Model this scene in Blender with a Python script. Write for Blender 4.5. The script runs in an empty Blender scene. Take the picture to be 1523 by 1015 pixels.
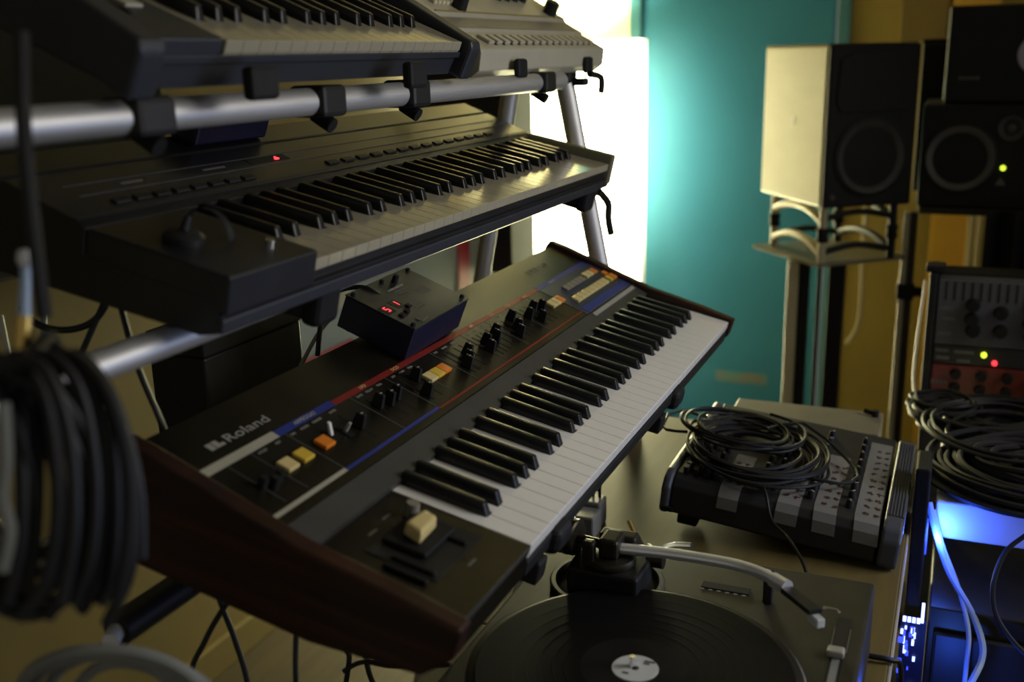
import bpy, bmesh, math, random
from mathutils import Vector, Matrix
random.seed(7)
S = bpy.context.scene
COL = S.collection

# ------------------------------------------------------------------ camera, world, lights, exposure
cd = bpy.data.cameras.new('camera'); cam = bpy.data.objects.new('camera', cd); COL.objects.link(cam)
cam.matrix_world = Matrix(((0.39123781, 0.2506592, -0.88549588, -0.64104),
                           (-0.92001154, 0.0828776, -0.38302749, -0.32202),
                           (-0.02262159, 0.96452126, 0.26303421, 0.41622),
                           (0, 0, 0, 1)))
cd.sensor_width = 36.0; cd.lens = 36.71; cd.clip_start = 0.02
cd.dof.use_dof = True; cd.dof.focus_distance = 1.27; cd.dof.aperture_fstop = 3.4
S.camera = cam

w = bpy.data.worlds.new('world'); S.world = w; w.use_nodes = True
w.node_tree.nodes['Background'].inputs[0].default_value = (0.95, 0.92, 0.82, 1)
w.node_tree.nodes['Background'].inputs[1].default_value = 0.20

def area(name, loc, target, size, power, color):
    l = bpy.data.lights.new(name, 'AREA'); l.shape = 'RECTANGLE'; l.size, l.size_y = size; l.spread = math.radians(110); l.energy = power; l.color = color
    o = bpy.data.objects.new(name, l); COL.objects.link(o); o.location = loc
    o.rotation_euler = (Vector(target) - Vector(loc)).to_track_quat('-Z', 'Y').to_euler(); return o
area('room_light', (0.85, -1.45, 0.75), (0.35, 0.05, -0.05), (0.9, 0.6), 5.8, (1.0, 0.97, 0.92))
area('blue_fill_light', (0.75, -1.15, -0.05), (0.35, 0.15, 0.15), (0.5, 0.3), 1.3, (0.40, 0.55, 1.0))  # unseen soft blue light, added to tint the keyboard fronts
def point(name, loc, power, color, r=0.03):
    l = bpy.data.lights.new(name, 'POINT'); l.energy = power; l.color = color; l.shadow_soft_size = r
    o = bpy.data.objects.new(name, l); COL.objects.link(o); o.location = loc; return o
point('blue_led_light', (0.862, -0.334, -0.268), 1.3, (0.035, 0.115, 1.0), 0.010)
point('blue_board_light', (0.69, -0.365, -0.44), 0.5, (0.04, 0.13, 1.0), 0.012)
def spot(name, loc, target, power, color, ang, blend, r):
    l = bpy.data.lights.new(name, 'SPOT'); l.energy = power; l.color = color; l.spot_size = math.radians(ang); l.spot_blend = blend; l.shadow_soft_size = r
    o = bpy.data.objects.new(name, l); COL.objects.link(o); o.location = loc
    o.rotation_euler = (Vector(target) - Vector(loc)).to_track_quat('-Z', 'Y').to_euler(); return o
spot('lamp_uplight', (3.29, 1.16, 0.50), (3.52, 1.22, 1.1), 150.0, (1.0, 0.95, 0.53), 150, 1.0, 0.06)
LAMP = 36.0
LAMP_EDGE = 9.5

S.view_settings.view_transform = 'Standard'; S.view_settings.look = 'None'
S.view_settings.exposure = 0.0; S.view_settings.gamma = 1.0; S.view_settings.use_curve_mapping = False

# ------------------------------------------------------------------ materials
MATS = {}
def mat(name, col, rough=0.5, metal=0.0, emit=None, estr=0.0, noise=None, coat=0.0, bump=0.0, spec=0.5):
    """noise=(scale, other colour, (sx,sy,sz)) mixes in a second colour by object-space noise"""
    m = bpy.data.materials.new(name); m.use_nodes = True; nt = m.node_tree; b = nt.nodes['Principled BSDF']
    b.inputs['Base Color'].default_value = (*col, 1); b.inputs['Roughness'].default_value = rough
    b.inputs['Metallic'].default_value = metal; b.inputs['Coat Weight'].default_value = coat
    b.inputs['Specular IOR Level'].default_value = spec
    if emit: b.inputs['Emission Color'].default_value = (*emit, 1); b.inputs['Emission Strength'].default_value = estr
    if noise or bump:
        tc = nt.nodes.new('ShaderNodeTexCoord'); mp = nt.nodes.new('ShaderNodeMapping'); n = nt.nodes.new('ShaderNodeTexNoise')
        nt.links.new(tc.outputs['Object'], mp.inputs[0]); nt.links.new(mp.outputs[0], n.inputs['Vector'])
        sc, c2, st = noise if noise else (60, col, (1, 1, 1))
        mp.inputs['Scale'].default_value = st; n.inputs['Scale'].default_value = sc; n.inputs['Detail'].default_value = 5
        if noise:
            r = nt.nodes.new('ShaderNodeValToRGB'); r.color_ramp.elements[0].position = 0.35; r.color_ramp.elements[1].position = 0.65
            r.color_ramp.elements[0].color = (*col, 1); r.color_ramp.elements[1].color = (*c2, 1)
            nt.links.new(n.outputs['Fac'], r.inputs[0]); nt.links.new(r.outputs[0], b.inputs['Base Color'])
        if bump:
            bp = nt.nodes.new('ShaderNodeBump'); bp.inputs['Strength'].default_value = bump; bp.inputs['Distance'].default_value = 0.002
            nt.links.new(n.outputs['Fac'], bp.inputs['Height']); nt.links.new(bp.outputs[0], b.inputs['Normal'])
    MATS[name] = m; return m
mat('black_plastic', (.011, .011, .011), .5, spec=.3, noise=(40, (.015, .0148, .0145), (1, 1, 1)))
mat('black_rubber', (.007, .007, .007), .65, spec=.25, noise=(60, (.010, .010, .010), (1, 1, 1)))
mat('black_cable', (.008, .008, .0085), .5, spec=.3, noise=(30, (.012, .012, .012), (1, 1, 1)))
mat('black_metal', (.011, .010, .008), .40, noise=(14, (.016, .014, .011), (1, 1, 1)))
mat('panel_black', (.008, .0068, .0045), .30, spec=.30, noise=(18, (.013, .0105, .007), (1, 1, 1)))
mat('bevel_grey', (.040, .040, .038), .45, noise=(20, (.05, .049, .046), (1, 1, 1)))
mat('panel_blue', (.02, .03, .05), .45, noise=(20, (.024, .035, .058), (1, 1, 1)))
mat('red_wood', (.042, .014, .0065), .5, spec=.25, noise=(9, (.016, .007, .004), (2, .6, 12)))
mat('white_key', (.78, .76, .73), .22, noise=(8, (.73, .71, .67), (1, 1, 1)), coat=.2)
mat('aged_key', (.36, .33, .24), .16, noise=(8, (.34, .31, .22), (1, 1, 1)), coat=.3)
mat('black_key', (.009, .009, .010), .30, spec=.35, noise=(30, (.014, .014, .014), (1, 1, 1)))
mat('blue_grey_plastic', (.015, .0165, .023), .5, noise=(25, (.019, .0205, .028), (1, 1, 1)))
mat('synth_blue_black', (.009, .009, .0095), .36, noise=(25, (.012, .0125, .016), (1, 1, 1)))
mat('aluminium', (.60, .59, .58), .5, .8, noise=(20, (.52, .51, .5), (1, 1, 40)))
mat('chrome', (.92, .92, .94), .20, 1.0, noise=(5, (.78, .78, .8), (1, 1, 1)))
mat('beige', (.40, .37, .28), .45, noise=(15, (.44, .41, .31), (1, 1, 1)))
mat('beige_dark', (.20, .185, .14), .5, noise=(15, (.23, .21, .16), (1, 1, 1)))
mat('cream', (.62, .55, .36), .4, noise=(15, (.56, .5, .32), (1, 1, 1)))
mat('button_pale', (.70, .56, .24), .35, noise=(20, (.66, .52, .22), (1, 1, 1)))
mat('button_yellow', (.70, .47, .05), .35, noise=(20, (.66, .44, .05), (1, 1, 1)))
mat('button_orange', (.75, .22, .015), .35, noise=(20, (.7, .2, .015), (1, 1, 1)))
mat('stripe_white', (.42, .40, .30), .5, noise=(30, (.38, .36, .27), (1, 1, 1)))
mat('stripe_blue', (.02, .035, .22), .5, noise=(30, (.018, .03, .19), (1, 1, 1)))
mat('stripe_red', (.22, .016, .010), .5, noise=(30, (.19, .014, .01), (1, 1, 1)))
mat('print_grey', (.34, .33, .28), .5, noise=(40, (.3, .29, .25), (1, 1, 1)))
mat('print_dim', (.13, .125, .11), .5, noise=(40, (.11, .105, .09), (1, 1, 1)))
mat('box_blue', (.006, .007, .024), .42, noise=(20, (.008, .009, .03), (1, 1, 1)))
mat('box_top', (.014, .0135, .013), .38, noise=(20, (.018, .017, .015), (1, 1, 1)))
mat('red_led', (.2, .01, .01), .4, emit=(1, .04, .05), estr=2.6)
mat('green_led', (.2, .3, .02), .4, emit=(.75, 1.0, .05), estr=2.0)
mat('blue_led', (.1, .1, .5), .4, emit=(.22, .3, 1.0), estr=6.0)
mat('blue_glow', (.1, .1, .5), .4, emit=(.04, .07, 1.0), estr=1.6)
mat('teal_door', (.042, .23, .40), .45, spec=.3, noise=(3, (.048, .25, .43), (1, 1, 1)))
mat('teal_trim', (.05, .20, .28), .35, noise=(3, (.06, .22, .3), (1, 1, 1)))
mat('scuff', (.25, .20, .16), .6, noise=(14, (.10, .30, .33), (1, 1, 1)))
mat('ochre_wall', (.34, .26, .065), .7, noise=(5, (.30, .23, .058), (1, 1, 1)), bump=.1)
mat('ochre_bright', (.66, .40, .05), .55, noise=(6, (.64, .36, .05), (1, 1, 1)))
mat('olive_wall', (.225, .165, .052), .75, noise=(4, (.19, .145, .044), (1, 1, 1)), bump=.1)
mat('floor_wood', (.085, .06, .026), .6, noise=(6, (.06, .042, .019), (.6, 8, 1)))
mat('ceiling_paint', (.22, .205, .175), .9, noise=(6, (.2, .185, .155), (1, 1, 1)))
mat('cream_wall', (.80, .74, .55), .7, noise=(5, (.76, .70, .52), (1, 1, 1)))
mat('desk_wood', (.145, .108, .038), .55, spec=.22, noise=(5, (.12, .09, .033), (.8, 9, 1)))
mat('desk_edge', (.36, .33, .27), .5, noise=(8, (.3, .27, .22), (1, 1, 1)))
mat('deck_paint', (.022, .020, .013), .42, spec=.3, noise=(30, (.032, .029, .02), (1, 1, 1)))
mat('vinyl', (.006, .006, .0065), .5, spec=.05, noise=(8, (.008, .008, .008), (1, 1, 1)))
mat('record_label', (.010, .0095, .009), .6, spec=.06, noise=(20, (.018, .0165, .015), (1, 1, 1)))
mat('label_white', (.62, .64, .64), .6, noise=(20, (.55, .57, .58), (1, 1, 1)))
mat('badge_white', (.92, .91, .86), .35, noise=(20, (.88, .87, .82), (1, 1, 1)))
mat('tape', (.17, .17, .165), .6, noise=(12, (.14, .14, .138), (1, 1, 1)))
mat('tape_ink', (.07, .022, .016), .7, noise=(20, (.05, .02, .016), (1, 1, 1)))
mat('mixer_black', (.012, .0125, .0145), .45, noise=(25, (.016, .0165, .019), (1, 1, 1)))
mat('mixer_cheek', (.055, .06, .08), .4, noise=(25, (.06, .065, .08), (1, 1, 1)))
mat('grey_metal', (.17, .155, .11), .45, noise=(14, (.145, .13, .09), (1, 1, 1)))
mat('adapter_grey', (.17, .17, .17), .5, noise=(14, (.2, .2, .2), (1, 1, 1)))
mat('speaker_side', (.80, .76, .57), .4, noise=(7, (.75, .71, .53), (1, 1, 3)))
mat('speaker_front', (.009, .009, .0085), .6, spec=.25, noise=(20, (.012, .012, .011), (1, 1, 1)))
mat('speaker_cone', (.035, .035, .033), .5, noise=(20, (.06, .06, .06), (1, 1, 1)))
mat('cone_grey', (.10, .10, .095), .5, noise=(20, (.12, .12, .115), (1, 1, 1)))
mat('purple_cone', (.42, .38, .46), .45, noise=(10, (.36, .32, .42), (1, 1, 1)))
mat('post_lit', (.55, .50, .34), .35, noise=(12, (.5, .45, .3), (1, 1, 1)))  # lamplight put into the colour of black posts and bars
mat('silver', (.88, .88, .90), .32, .7, noise=(5, (.84, .84, .86), (1, 1, 1)))
mat('end_brown', (.17, .155, .092), .5, noise=(12, (.15, .135, .08), (1, 1, 1)))
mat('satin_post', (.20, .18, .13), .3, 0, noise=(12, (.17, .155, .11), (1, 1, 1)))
mat('lamp_shade', (.9, .88, .8), .6, emit=(1.0, .95, .53), estr=LAMP)
mat('lamp_side', (.9, .88, .8), .6, emit=(1.0, .95, .53), estr=LAMP_EDGE)
_nt = MATS['lamp_side'].node_tree; _b = _nt.nodes['Principled BSDF']
_tc = _nt.nodes.new('ShaderNodeTexCoord'); _sp = _nt.nodes.new('ShaderNodeSeparateXYZ'); _nt.links.new(_tc.outputs['Object'], _sp.inputs[0])
_mr = _nt.nodes.new('ShaderNodeMapRange'); _mr.inputs[1].default_value = 1.16; _mr.inputs[2].default_value = 0.45; _mr.interpolation_type = 'SMOOTHERSTEP'
_ab = _nt.nodes.new('ShaderNodeMath'); _ab.operation = 'SUBTRACT'; _ab.inputs[1].default_value = 1.16; _nt.links.new(_sp.outputs[2], _ab.inputs[0])
_aa = _nt.nodes.new('ShaderNodeMath'); _aa.operation = 'ABSOLUTE'; _nt.links.new(_ab.outputs[0], _aa.inputs[0])
_mr.inputs[1].default_value = 0.0; _mr.inputs[2].default_value = 0.62; _mr.inputs[3].default_value = LAMP_EDGE; _mr.inputs[4].default_value = LAMP_EDGE * .05
_nt.links.new(_aa.outputs[0], _mr.inputs[0]); _nt.links.new(_mr.outputs[0], _b.inputs['Emission Strength'])
mat('lamp_frame', (.35, .3, .2), .5, noise=(12, (.3, .26, .17), (1, 1, 1)))
mat('rack_grey', (.085, .085, .10), .45, noise=(16, (.07, .07, .08), (1, 1, 1)))
mat('rack_red', (.16, .02, .012), .45, noise=(16, (.12, .016, .01), (1, 1, 1)))
mat('white_laminate', (.75, .76, .8), .4, noise=(8, (.68, .69, .74), (1, 1, 1)))
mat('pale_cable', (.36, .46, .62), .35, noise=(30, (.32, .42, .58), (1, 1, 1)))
mat('grey_cable', (.17, .175, .16), .5, noise=(30, (.2, .205, .19), (1, 1, 1)))
mat('banner_grey', (.30, .36, .34), .7, noise=(6, (.26, .31, .3), (1, 1, 1)))
mat('banner_red', (.42, .03, .06), .6, noise=(6, (.38, .03, .05), (1, 1, 1)))
mat('gold', (.75, .52, .16), .3, .9, noise=(12, (.66, .45, .13), (1, 1, 1)))

MATS['panel_black'].node_tree.nodes['Principled BSDF'].inputs['Specular Tint'].default_value = (1, .84, .45, 1)
MATS['black_metal'].node_tree.nodes['Principled BSDF'].inputs['Specular Tint'].default_value = (1, .88, .6, 1)
# ------------------------------------------------------------------ mesh helpers
class MB:
    def __init__(s): s.v = []; s.f = []
    def add(s, vs, fs):
        k = len(s.v); s.v += [tuple(v) for v in vs]; s.f += [tuple(i + k for i in f) for f in fs]; return s
    def box(s, x0, x1, y0, y1, z0, z1):
        return s.add([(x, y, z) for x in (x0, x1) for y in (y0, y1) for z in (z0, z1)],
                     [(0, 1, 3, 2), (4, 6, 7, 5), (0, 4, 5, 1), (2, 3, 7, 6), (0, 2, 6, 4), (1, 5, 7, 3)])
    def hexa(s, b, t):            # bottom 4, top 4 points, both counter-clockwise from above
        return s.add(list(b) + list(t), [(3, 2, 1, 0), (4, 5, 6, 7)] + [(i, (i + 1) % 4, 4 + (i + 1) % 4, 4 + i) for i in range(4)])
    def prism(s, poly, a, b, axis='x'):
        n = len(poly)
        def P(p, t):
            return (t, p[0], p[1]) if axis == 'x' else ((p[0], t, p[1]) if axis == 'y' else (p[0], p[1], t))
        vs = [P(p, a) for p in poly] + [P(p, b) for p in poly]
        return s.add(vs, [tuple(range(n))[::-1], tuple(range(n, 2 * n))] + [(i, (i + 1) % n, n + (i + 1) % n, n + i) for i in range(n)])
    def cyl(s, p, q, r, r2=None, n=16):
        p, q = Vector(p), Vector(q); r2 = r if r2 is None else r2
        d = (q - p).normalized(); a = d.orthogonal().normalized(); c = d.cross(a)
        vs = []
        for o, rr in ((p, r), (q, r2)):
            vs += [o + (a * math.cos(2 * math.pi * i / n) + c * math.sin(2 * math.pi * i / n)) * rr for i in range(n)]
        return s.add(vs, [tuple(range(n))[::-1], tuple(range(n, 2 * n))] + [(i, (i + 1) % n, n + (i + 1) % n, n + i) for i in range(n)])
    def lathe(s, prof, o, d, n=32):          # prof: (radius, height along d)
        o, d = Vector(o), Vector(d).normalized(); a = d.orthogonal().normalized(); c = d.cross(a); vs = []; fs = []
        for r, h in prof:
            vs += [o + d * h + (a * math.cos(2 * math.pi * i / n) + c * math.sin(2 * math.pi * i / n)) * max(r, 1e-5) for i in range(n)]
        for k in range(len(prof) - 1):
            for i in range(n):
                j = (i + 1) % n; fs.append((k * n + i, k * n + j, (k + 1) * n + j, (k + 1) * n + i))
        return s.add(vs, fs)
    def tube(s, pts, r, n=8, smooth=4, closed=False):
        pts = [Vector(p) for p in pts]
        if smooth > 1 and len(pts) > 2:
            out = []
            for i in range(len(pts) - 1):
                p0 = pts[max(i - 1, 0)]; p1 = pts[i]; p2 = pts[i + 1]; p3 = pts[min(i + 2, len(pts) - 1)]
                for k in range(smooth):
                    t = k / smooth
                    out.append(.5 * ((2 * p1) + (p2 - p0) * t + (2 * p0 - 5 * p1 + 4 * p2 - p3) * t * t + (3 * p1 - p0 - 3 * p2 + p3) * t ** 3))
            pts = out + [pts[-1]]
        m = len(pts); vs = []; fs = []; up = None
        for i in range(m):
            d = (pts[min(i + 1, m - 1)] - pts[max(i - 1, 0)])
            d = d.normalized() if d.length > 1e-9 else Vector((0, 0, 1))
            if up is None: up = d.orthogonal().normalized()
            up = (up - d * up.dot(d)); up = up.normalized() if up.length > 1e-6 else d.orthogonal().normalized()
            c = d.cross(up)
            vs += [pts[i] + (up * math.cos(2 * math.pi * k / n) + c * math.sin(2 * math.pi * k / n)) * r for k in range(n)]
        for i in range(m - 1):
            for k in range(n):
                fs.append((i * n + k, i * n + (k + 1) % n, (i + 1) * n + (k + 1) % n, (i + 1) * n + k))
        fs += [tuple(range(n))[::-1], tuple(range((m - 1) * n, m * n))]
        return s.add(vs, fs)
    def mesh(s, name, m, smooth=False, bevel=0.0, seg=2):
        me = bpy.data.meshes.new(name); me.from_pydata(s.v, [], s.f)
        bm = bmesh.new(); bm.from_mesh(me)
        bmesh.ops.recalc_face_normals(bm, faces=bm.faces)
        if bevel > 0:
            es = [e for e in bm.edges if len(e.link_faces) == 2 and e.calc_face_angle(0) > .5]
            bmesh.ops.bevel(bm, geom=es, offset=bevel, segments=seg, profile=.5, affect='EDGES', clamp_overlap=True)
        bm.to_mesh(me); bm.free(); me.materials.append(MATS[m] if isinstance(m, str) else m)
        if smooth:
            for p in me.polygons: p.use_smooth = True
            me.set_sharp_from_angle(angle=.7)
        return me
    def obj(s, name, m, parent=None, smooth=False, bevel=0.0, seg=2, label=None):
        return link(name, s.mesh(name, m, smooth, bevel, seg), parent, label)
def link(name, me, parent=None, label=None):
    o = bpy.data.objects.new(name, me); COL.objects.link(o); o.parent = parent
    if label: o['label'] = label
    return o
def tag(o, label, cat, group=None, kind=None):
    o['label'] = label; o['category'] = cat
    if group: o['group'] = group
    if kind: o['kind'] = kind
    return o
def thing(name, label, cat, loc=(0, 0, 0), rot=(0, 0, 0), group=None):
    o = bpy.data.objects.new(name, None); COL.objects.link(o); o.empty_display_size = .05
    o.location = loc; o.rotation_euler = rot; return tag(o, label, cat, group)
def struct(o): o['kind'] = 'structure'; return o
def text(name, body, size, m, parent, mtx, xs=1.0, ext=.00015, align='LEFT', label=None):
    cu = bpy.data.curves.new(name, 'FONT'); cu.body = body; cu.size = size; cu.extrude = ext; cu.align_x = align; cu.resolution_u = 3
    t = bpy.data.objects.new(name, cu); COL.objects.link(t)
    me = bpy.data.meshes.new_from_object(t.evaluated_get(bpy.context.evaluated_depsgraph_get()))
    bpy.data.objects.remove(t); bpy.data.curves.remove(cu)
    me.materials.clear(); me.materials.append(MATS[m])
    o = link(name, me, parent, label); o.matrix_local = mtx @ Matrix.Diagonal((xs, 1, 1, 1)); return o
def circ(n, r, cx=0, cy=0): return [(cx + r * math.cos(2 * math.pi * i / n), cy + r * math.sin(2 * math.pi * i / n)) for i in range(n)]

# ------------------------------------------------------------------ the room
FZ = -1.10
struct(MB().box(-2.2, 3.5, -3.0, 1.34, FZ - .05, FZ).obj('floor', 'floor_wood'))
struct(MB().box(-2.2, 3.6, 1.34, 1.44, FZ - .05, 1.55).obj('wall_left', 'olive_wall'))
wb = MB(); wb.box(3.5, 3.6, -3.0, .095, FZ - .05, 1.55); wb.box(3.5, 3.6, .095, .93, 1.02, 1.55)
struct(wb.obj('wall_back', 'ochre_wall'))
struct(MB().box(3.5, 3.6, .931, 1.34, FZ - .05, 1.55).obj('wall_end', 'cream_wall'))
struct(MB().box(-2.2, 3.6, -3.0, 1.44, 1.55, 1.6).obj('ceiling', 'ceiling_paint'))
struct(MB().box(-2.2, 3.5, 1.322, 1.34, FZ, FZ + .09).obj('baseboard_left', 'olive_wall', bevel=.004))
door = struct(MB().box(3.505, 3.55, .150, .877, FZ + .004, .985).obj('door_1', 'teal_door', bevel=.004))
MB().box(3.5035, 3.5052, .34, .55, -.905, -.862).obj('scuff_mark', 'scuff', door, bevel=.0006)
MB().tube([(3.503, .25, -.05), (3.46, .25, -.05), (3.46, .36, -.05)], .009, smooth=1).obj('door_handle', 'chrome', door, smooth=True)
tr = MB(); tr.box(3.485, 3.6, .882, .93, FZ, 1.02); tr.box(3.485, 3.6, .095, .140, FZ, 1.02); tr.box(3.485, 3.6, .095, .93, .99, 1.02)
struct(tr.obj('trim_1', 'teal_trim', bevel=.004))
# things on the ochre wall behind the loudspeakers
tag(MB().box(3.465, 3.499, -.235, -.075, .43, .66).obj('dark_wall_panel', 'olive_wall', bevel=.006), 'dark olive square panel hung high on the ochre wall beside the door', 'panel')
ob = thing('wooden_post', 'bright orange ochre upright with pale cream edges between loudspeaker and black curtain', 'post', (3.42, -.27, FZ))
MB().box(-.02, .02, -.085, .035, 0, .95).obj('board', 'ochre_bright', ob, bevel=.003)
MB().box(-.03, .02, -.105, -.087, 0, .97).obj('edge_strip', 'cream', ob, bevel=.003)
MB().box(-.03, .02, -.13, -.115, 0, .97).obj('edge_strip', 'cream', ob, bevel=.003)
tag(MB().box(3.44, 3.499, -.40, -.25, .545, .75).obj('wall_box', 'ochre_bright', bevel=.004), 'yellow box on the wall at the top edge above the loudspeakers', 'box')
tag(MB().tube([(3.45, -.005, -.10), (3.45, -.002, -.343), (3.45, -.008, -.52), (3.45, .0, -.62), (3.45, .035, -.69)], .008).obj('wall_cable', 'beige', smooth=True), 'pale cable hanging in a curve on the ochre wall behind the speaker stand', 'cable')
cu = MB(); poly = []
for i in range(25): poly.append((-.38 - i * .03, 1.93 + (.02 if i % 2 else -.015)))
for i in range(len(poly) - 1):
    (y0, x0), (y1, x1) = poly[i], poly[i + 1]
    cu.add([(x0, y0, FZ), (x1, y1, FZ), (x1, y1, .055), (x0, y0, .055), (x0 + .008, y0, FZ), (x1 + .008, y1, FZ), (x1 + .008, y1, .055), (x0 + .008, y0, .055)],
           [(0, 1, 2, 3), (7, 6, 5, 4), (3, 2, 6, 7), (4, 5, 1, 0)])
tag(cu.obj('black_curtain', 'black_rubber'), 'black pleated curtain hanging below the sideways loudspeaker', 'curtain')

tag(MB().box(.30, 1.22, 1.30, 1.339, .03, .62).obj('dark_wall_panel', 'black_rubber', bevel=.01), 'large black sheet added to darken the left wall behind the upper keyboards', 'panel')  # added black sheet, stands in for shade on the lamplit wall
# ------------------------------------------------------------------ luminous floor lamp behind the keyboards
lp = thing('floor_lamp', 'tall rectangular floor lamp with a glowing white paper shade beside the teal door', 'lamp', (3.32, 1.062, FZ))
MB().box(-.030, .036, -.243, .238, .06, 1.568).obj('lamp_shade', 'lamp_side', lp, bevel=.003)
MB().box(-.036, -.0305, -.2425, .2375, .062, 1.566).obj('shade_panel', 'lamp_shade', lp)
MB().box(-.036, .036, .2385, .250, .06, 1.568).obj('light_stop_board', 'lamp_frame', lp, bevel=.003)  # opaque side added to keep lamplight off the left wall
MB().box(-.10, .10, -.24, .25, 0, .055).obj('lamp_base', 'lamp_frame', lp, bevel=.004)

# black tall case left of the lamp, banner on the left wall, flight case
bc = thing('tall_case', 'tall black case raised on legs left of the glowing lamp behind the keyboard stand', 'case', (2.40, 1.11, FZ))  # widened to shade the left wall, legs let lamplight pass below
MB().box(-.1, .1, -.165, .165, .86, 1.62).obj('body', 'black_plastic', bc, bevel=.006)
MB().box(-.103, .103, -.168, .168, 1.621, 1.66).obj('lid', 'black_plastic', bc, bevel=.006)
for x in (-.08, .08):
    for y in (-.14, .14): MB().cyl((x, y, 0), (x, y, .86), .014).obj('leg', 'black_metal', bc, smooth=True)
bn = thing('wall_banner', 'grey green banner with red stripes on the left wall behind the keyboards', 'banner', (1.30, 1.05, -.42))
MB().box(0, 1.25, 0, .015, 0, .36).obj('sheet', 'banner_grey', bn)
MB().box(.83, .91, -.004, -.0005, .0, .36).obj('stripe', 'banner_red', bn)
MB().box(.0, .22, -.004, -.0005, .13, .165).obj('stripe', 'banner_red', bn)
MB().box(.0, .22, -.004, -.0005, .255, .29).obj('stripe', 'stripe_white', bn)
MB().cyl((-.02, .006, .362), (1.27, .006, .362), .008).obj('rod', 'black_plastic', bn, smooth=True)
fc = thing('equipment_box', 'black equipment box on the rear shelf behind the wooden ended synthesizer', 'box', (.265, .45, -.0250))
MB().box(0, .19, 0, .08, .004, .118).obj('body', 'black_plastic', fc, bevel=.003)
MB().box(-.002, .192, -.002, .082, .1185, .145).obj('lid', 'black_plastic', fc, bevel=.003)
for sx in (.02, .17):
    for sy in (.015, .065): MB().cyl((sx, sy, 0), (sx, sy, .004), .006).obj('foot', 'black_rubber', fc)

# ------------------------------------------------------------------ keyboard stand
TL = .2272                                   # tilt of the tiers
ct, sn = math.cos(TL), math.sin(TL)
def loc3(org, u, v, w_): return Vector((org[0] + u, org[1] + v * ct - w_ * sn, org[2] + v * sn + w_ * ct))
J0 = (0, 0, 0); T0 = (0, .197, .247)
st = thing('keyboard_stand', 'three tier aluminium tube keyboard stand carrying all the synthesizers', 'stand', (.5, .3, FZ))
inv = Matrix.Translation((-.5, -.3, -FZ))
def sm(mb): mb.v = [tuple(inv @ Vector(v)) for v in mb.v]; return mb
def spart(name, mb, m, **k): return sm(mb).obj(name, m, st, **k)
for x in (-.26, 1.06):
    spart('leg', MB().cyl((x, .312, .40), (x, .312 - .2 * 1.495, FZ + .005), .0165), 'aluminium', smooth=True)
    spart('leg', MB().cyl((x, .392, .43), (x, .69, FZ + .005), .0150), 'aluminium', smooth=True)
    spart('foot', MB().cyl((x, .012, FZ), (x, .010, FZ + .03), .019), 'black_rubber', smooth=True)
    spart('foot', MB().cyl((x, .692, FZ), (x, .690, FZ + .03), .019), 'black_rubber', smooth=True)
    spart('cross_bar', MB().cyl((x, .06, -.85), (x, .635, -.85), .010), 'aluminium', smooth=True)
    spart('top_joint', MB().box(x - .022, x + .022, .29, .41, .37, .415), 'black_plastic', bevel=.006)
    for zz, yy in ((.199, .262), (-.055, .222)):
        spart('joint', MB().box(x - .021, x + .021, yy - .012, yy + .045, zz - .020, zz + .020), 'black_plastic', bevel=.006)
spart('front_tube', MB().cyl((-.32, .275, .3775), (.955, .275, .3775), .0135, n=24), 'aluminium', smooth=True)
spart('front_tube', MB().cyl((-.270, .262, .199), (1.05, .262, .199), .0125, n=24), 'aluminium', smooth=True)
spart('front_tube', MB().cyl((-.045, .31, -.050), (1.05, .31, -.050), .0150, n=24), 'black_plastic', smooth=True)
spart('end_cap', MB().cyl((-.278, .262, .199), (-.271, .262, .199), .0128, n=24), 'black_plastic', smooth=True)
spart('end_cap', MB().cyl((-.058, .305, -.052), (-.045, .31, -.050), .0075, n=16), 'white_laminate', smooth=True)
for x in (.015, .27, .455, .87):
    spart('clamp', MB().box(x - .022, x + .022, .256, .298, .362, .393), 'black_plastic', bevel=.005)
    spart('clamp_knob', MB().cyl((x + .012, .27, .352), (x + .012, .29, .364), .008), 'black_rubber', smooth=True)
# arms under each tier and their rubber end stops
def arm(org, u, v0, v1, w_, stop=True, dz=.0, tilt=None):
    m = MB(); a = [loc3(org, u + du, v, w_ + dw) for v in (v0, v1) for du in (-.012, .012) for dw in (-.018, 0)]
    m.hexa((a[0], a[2], a[6], a[4]), (a[1], a[3], a[7], a[5])); spart('arm', m, 'black_plastic', bevel=.003)
    if stop:
        s = MB(); b = [loc3(org, u + du, v, w_ + dw) for v in (v0 - .006, v0 + .016) for du in (-.02, .02) for dw in (-.02, .026)]
        s.hexa((b[0], b[2], b[6], b[4]), (b[1], b[3], b[7], b[5])); spart('end_stop', s, 'black_rubber', bevel=.008, seg=3)
for u in (.215, .66):
    arm(J0, u, .03, .33, -.0665, False)
    m = MB(); b = [loc3(J0, u + du, v, w_) for v in (-.010, .012) for du in (-.020, .020) for w_ in (-.042, -.0135)]
    m.hexa((b[0], b[2], b[6], b[4]), (b[1], b[3], b[7], b[5])); spart('end_stop', m, 'black_rubber', bevel=.009, seg=3)
    m = MB(); b = [loc3(J0, u + du, v, w_) for v in (.006, .05) for du in (-.012, .012) for w_ in (-.084, -.058)]
    m.hexa((b[0], b[2], b[6], b[4]), (b[1], b[3], b[7], b[5])); spart('arm_bend', m, 'black_plastic', bevel=.003)
spart('rear_shelf', MB().box(.16, .86, .41, .54, -.035, -.0255), 'black_plastic', bevel=.002)
for x in (.2, .8): spart('shelf_bracket', MB().cyl((x, .31, -.048), (x, .45, -.036), .008), 'aluminium', smooth=True)
spart('rear_tube', MB().cyl((-.26, .486, -.049), (1.06, .486, -.049), .0125, n=20), 'aluminium', smooth=True)
arm(T0, .17, .01, .26, -.0565); arm(T0, .93, .01, .26, -.0565)
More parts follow.
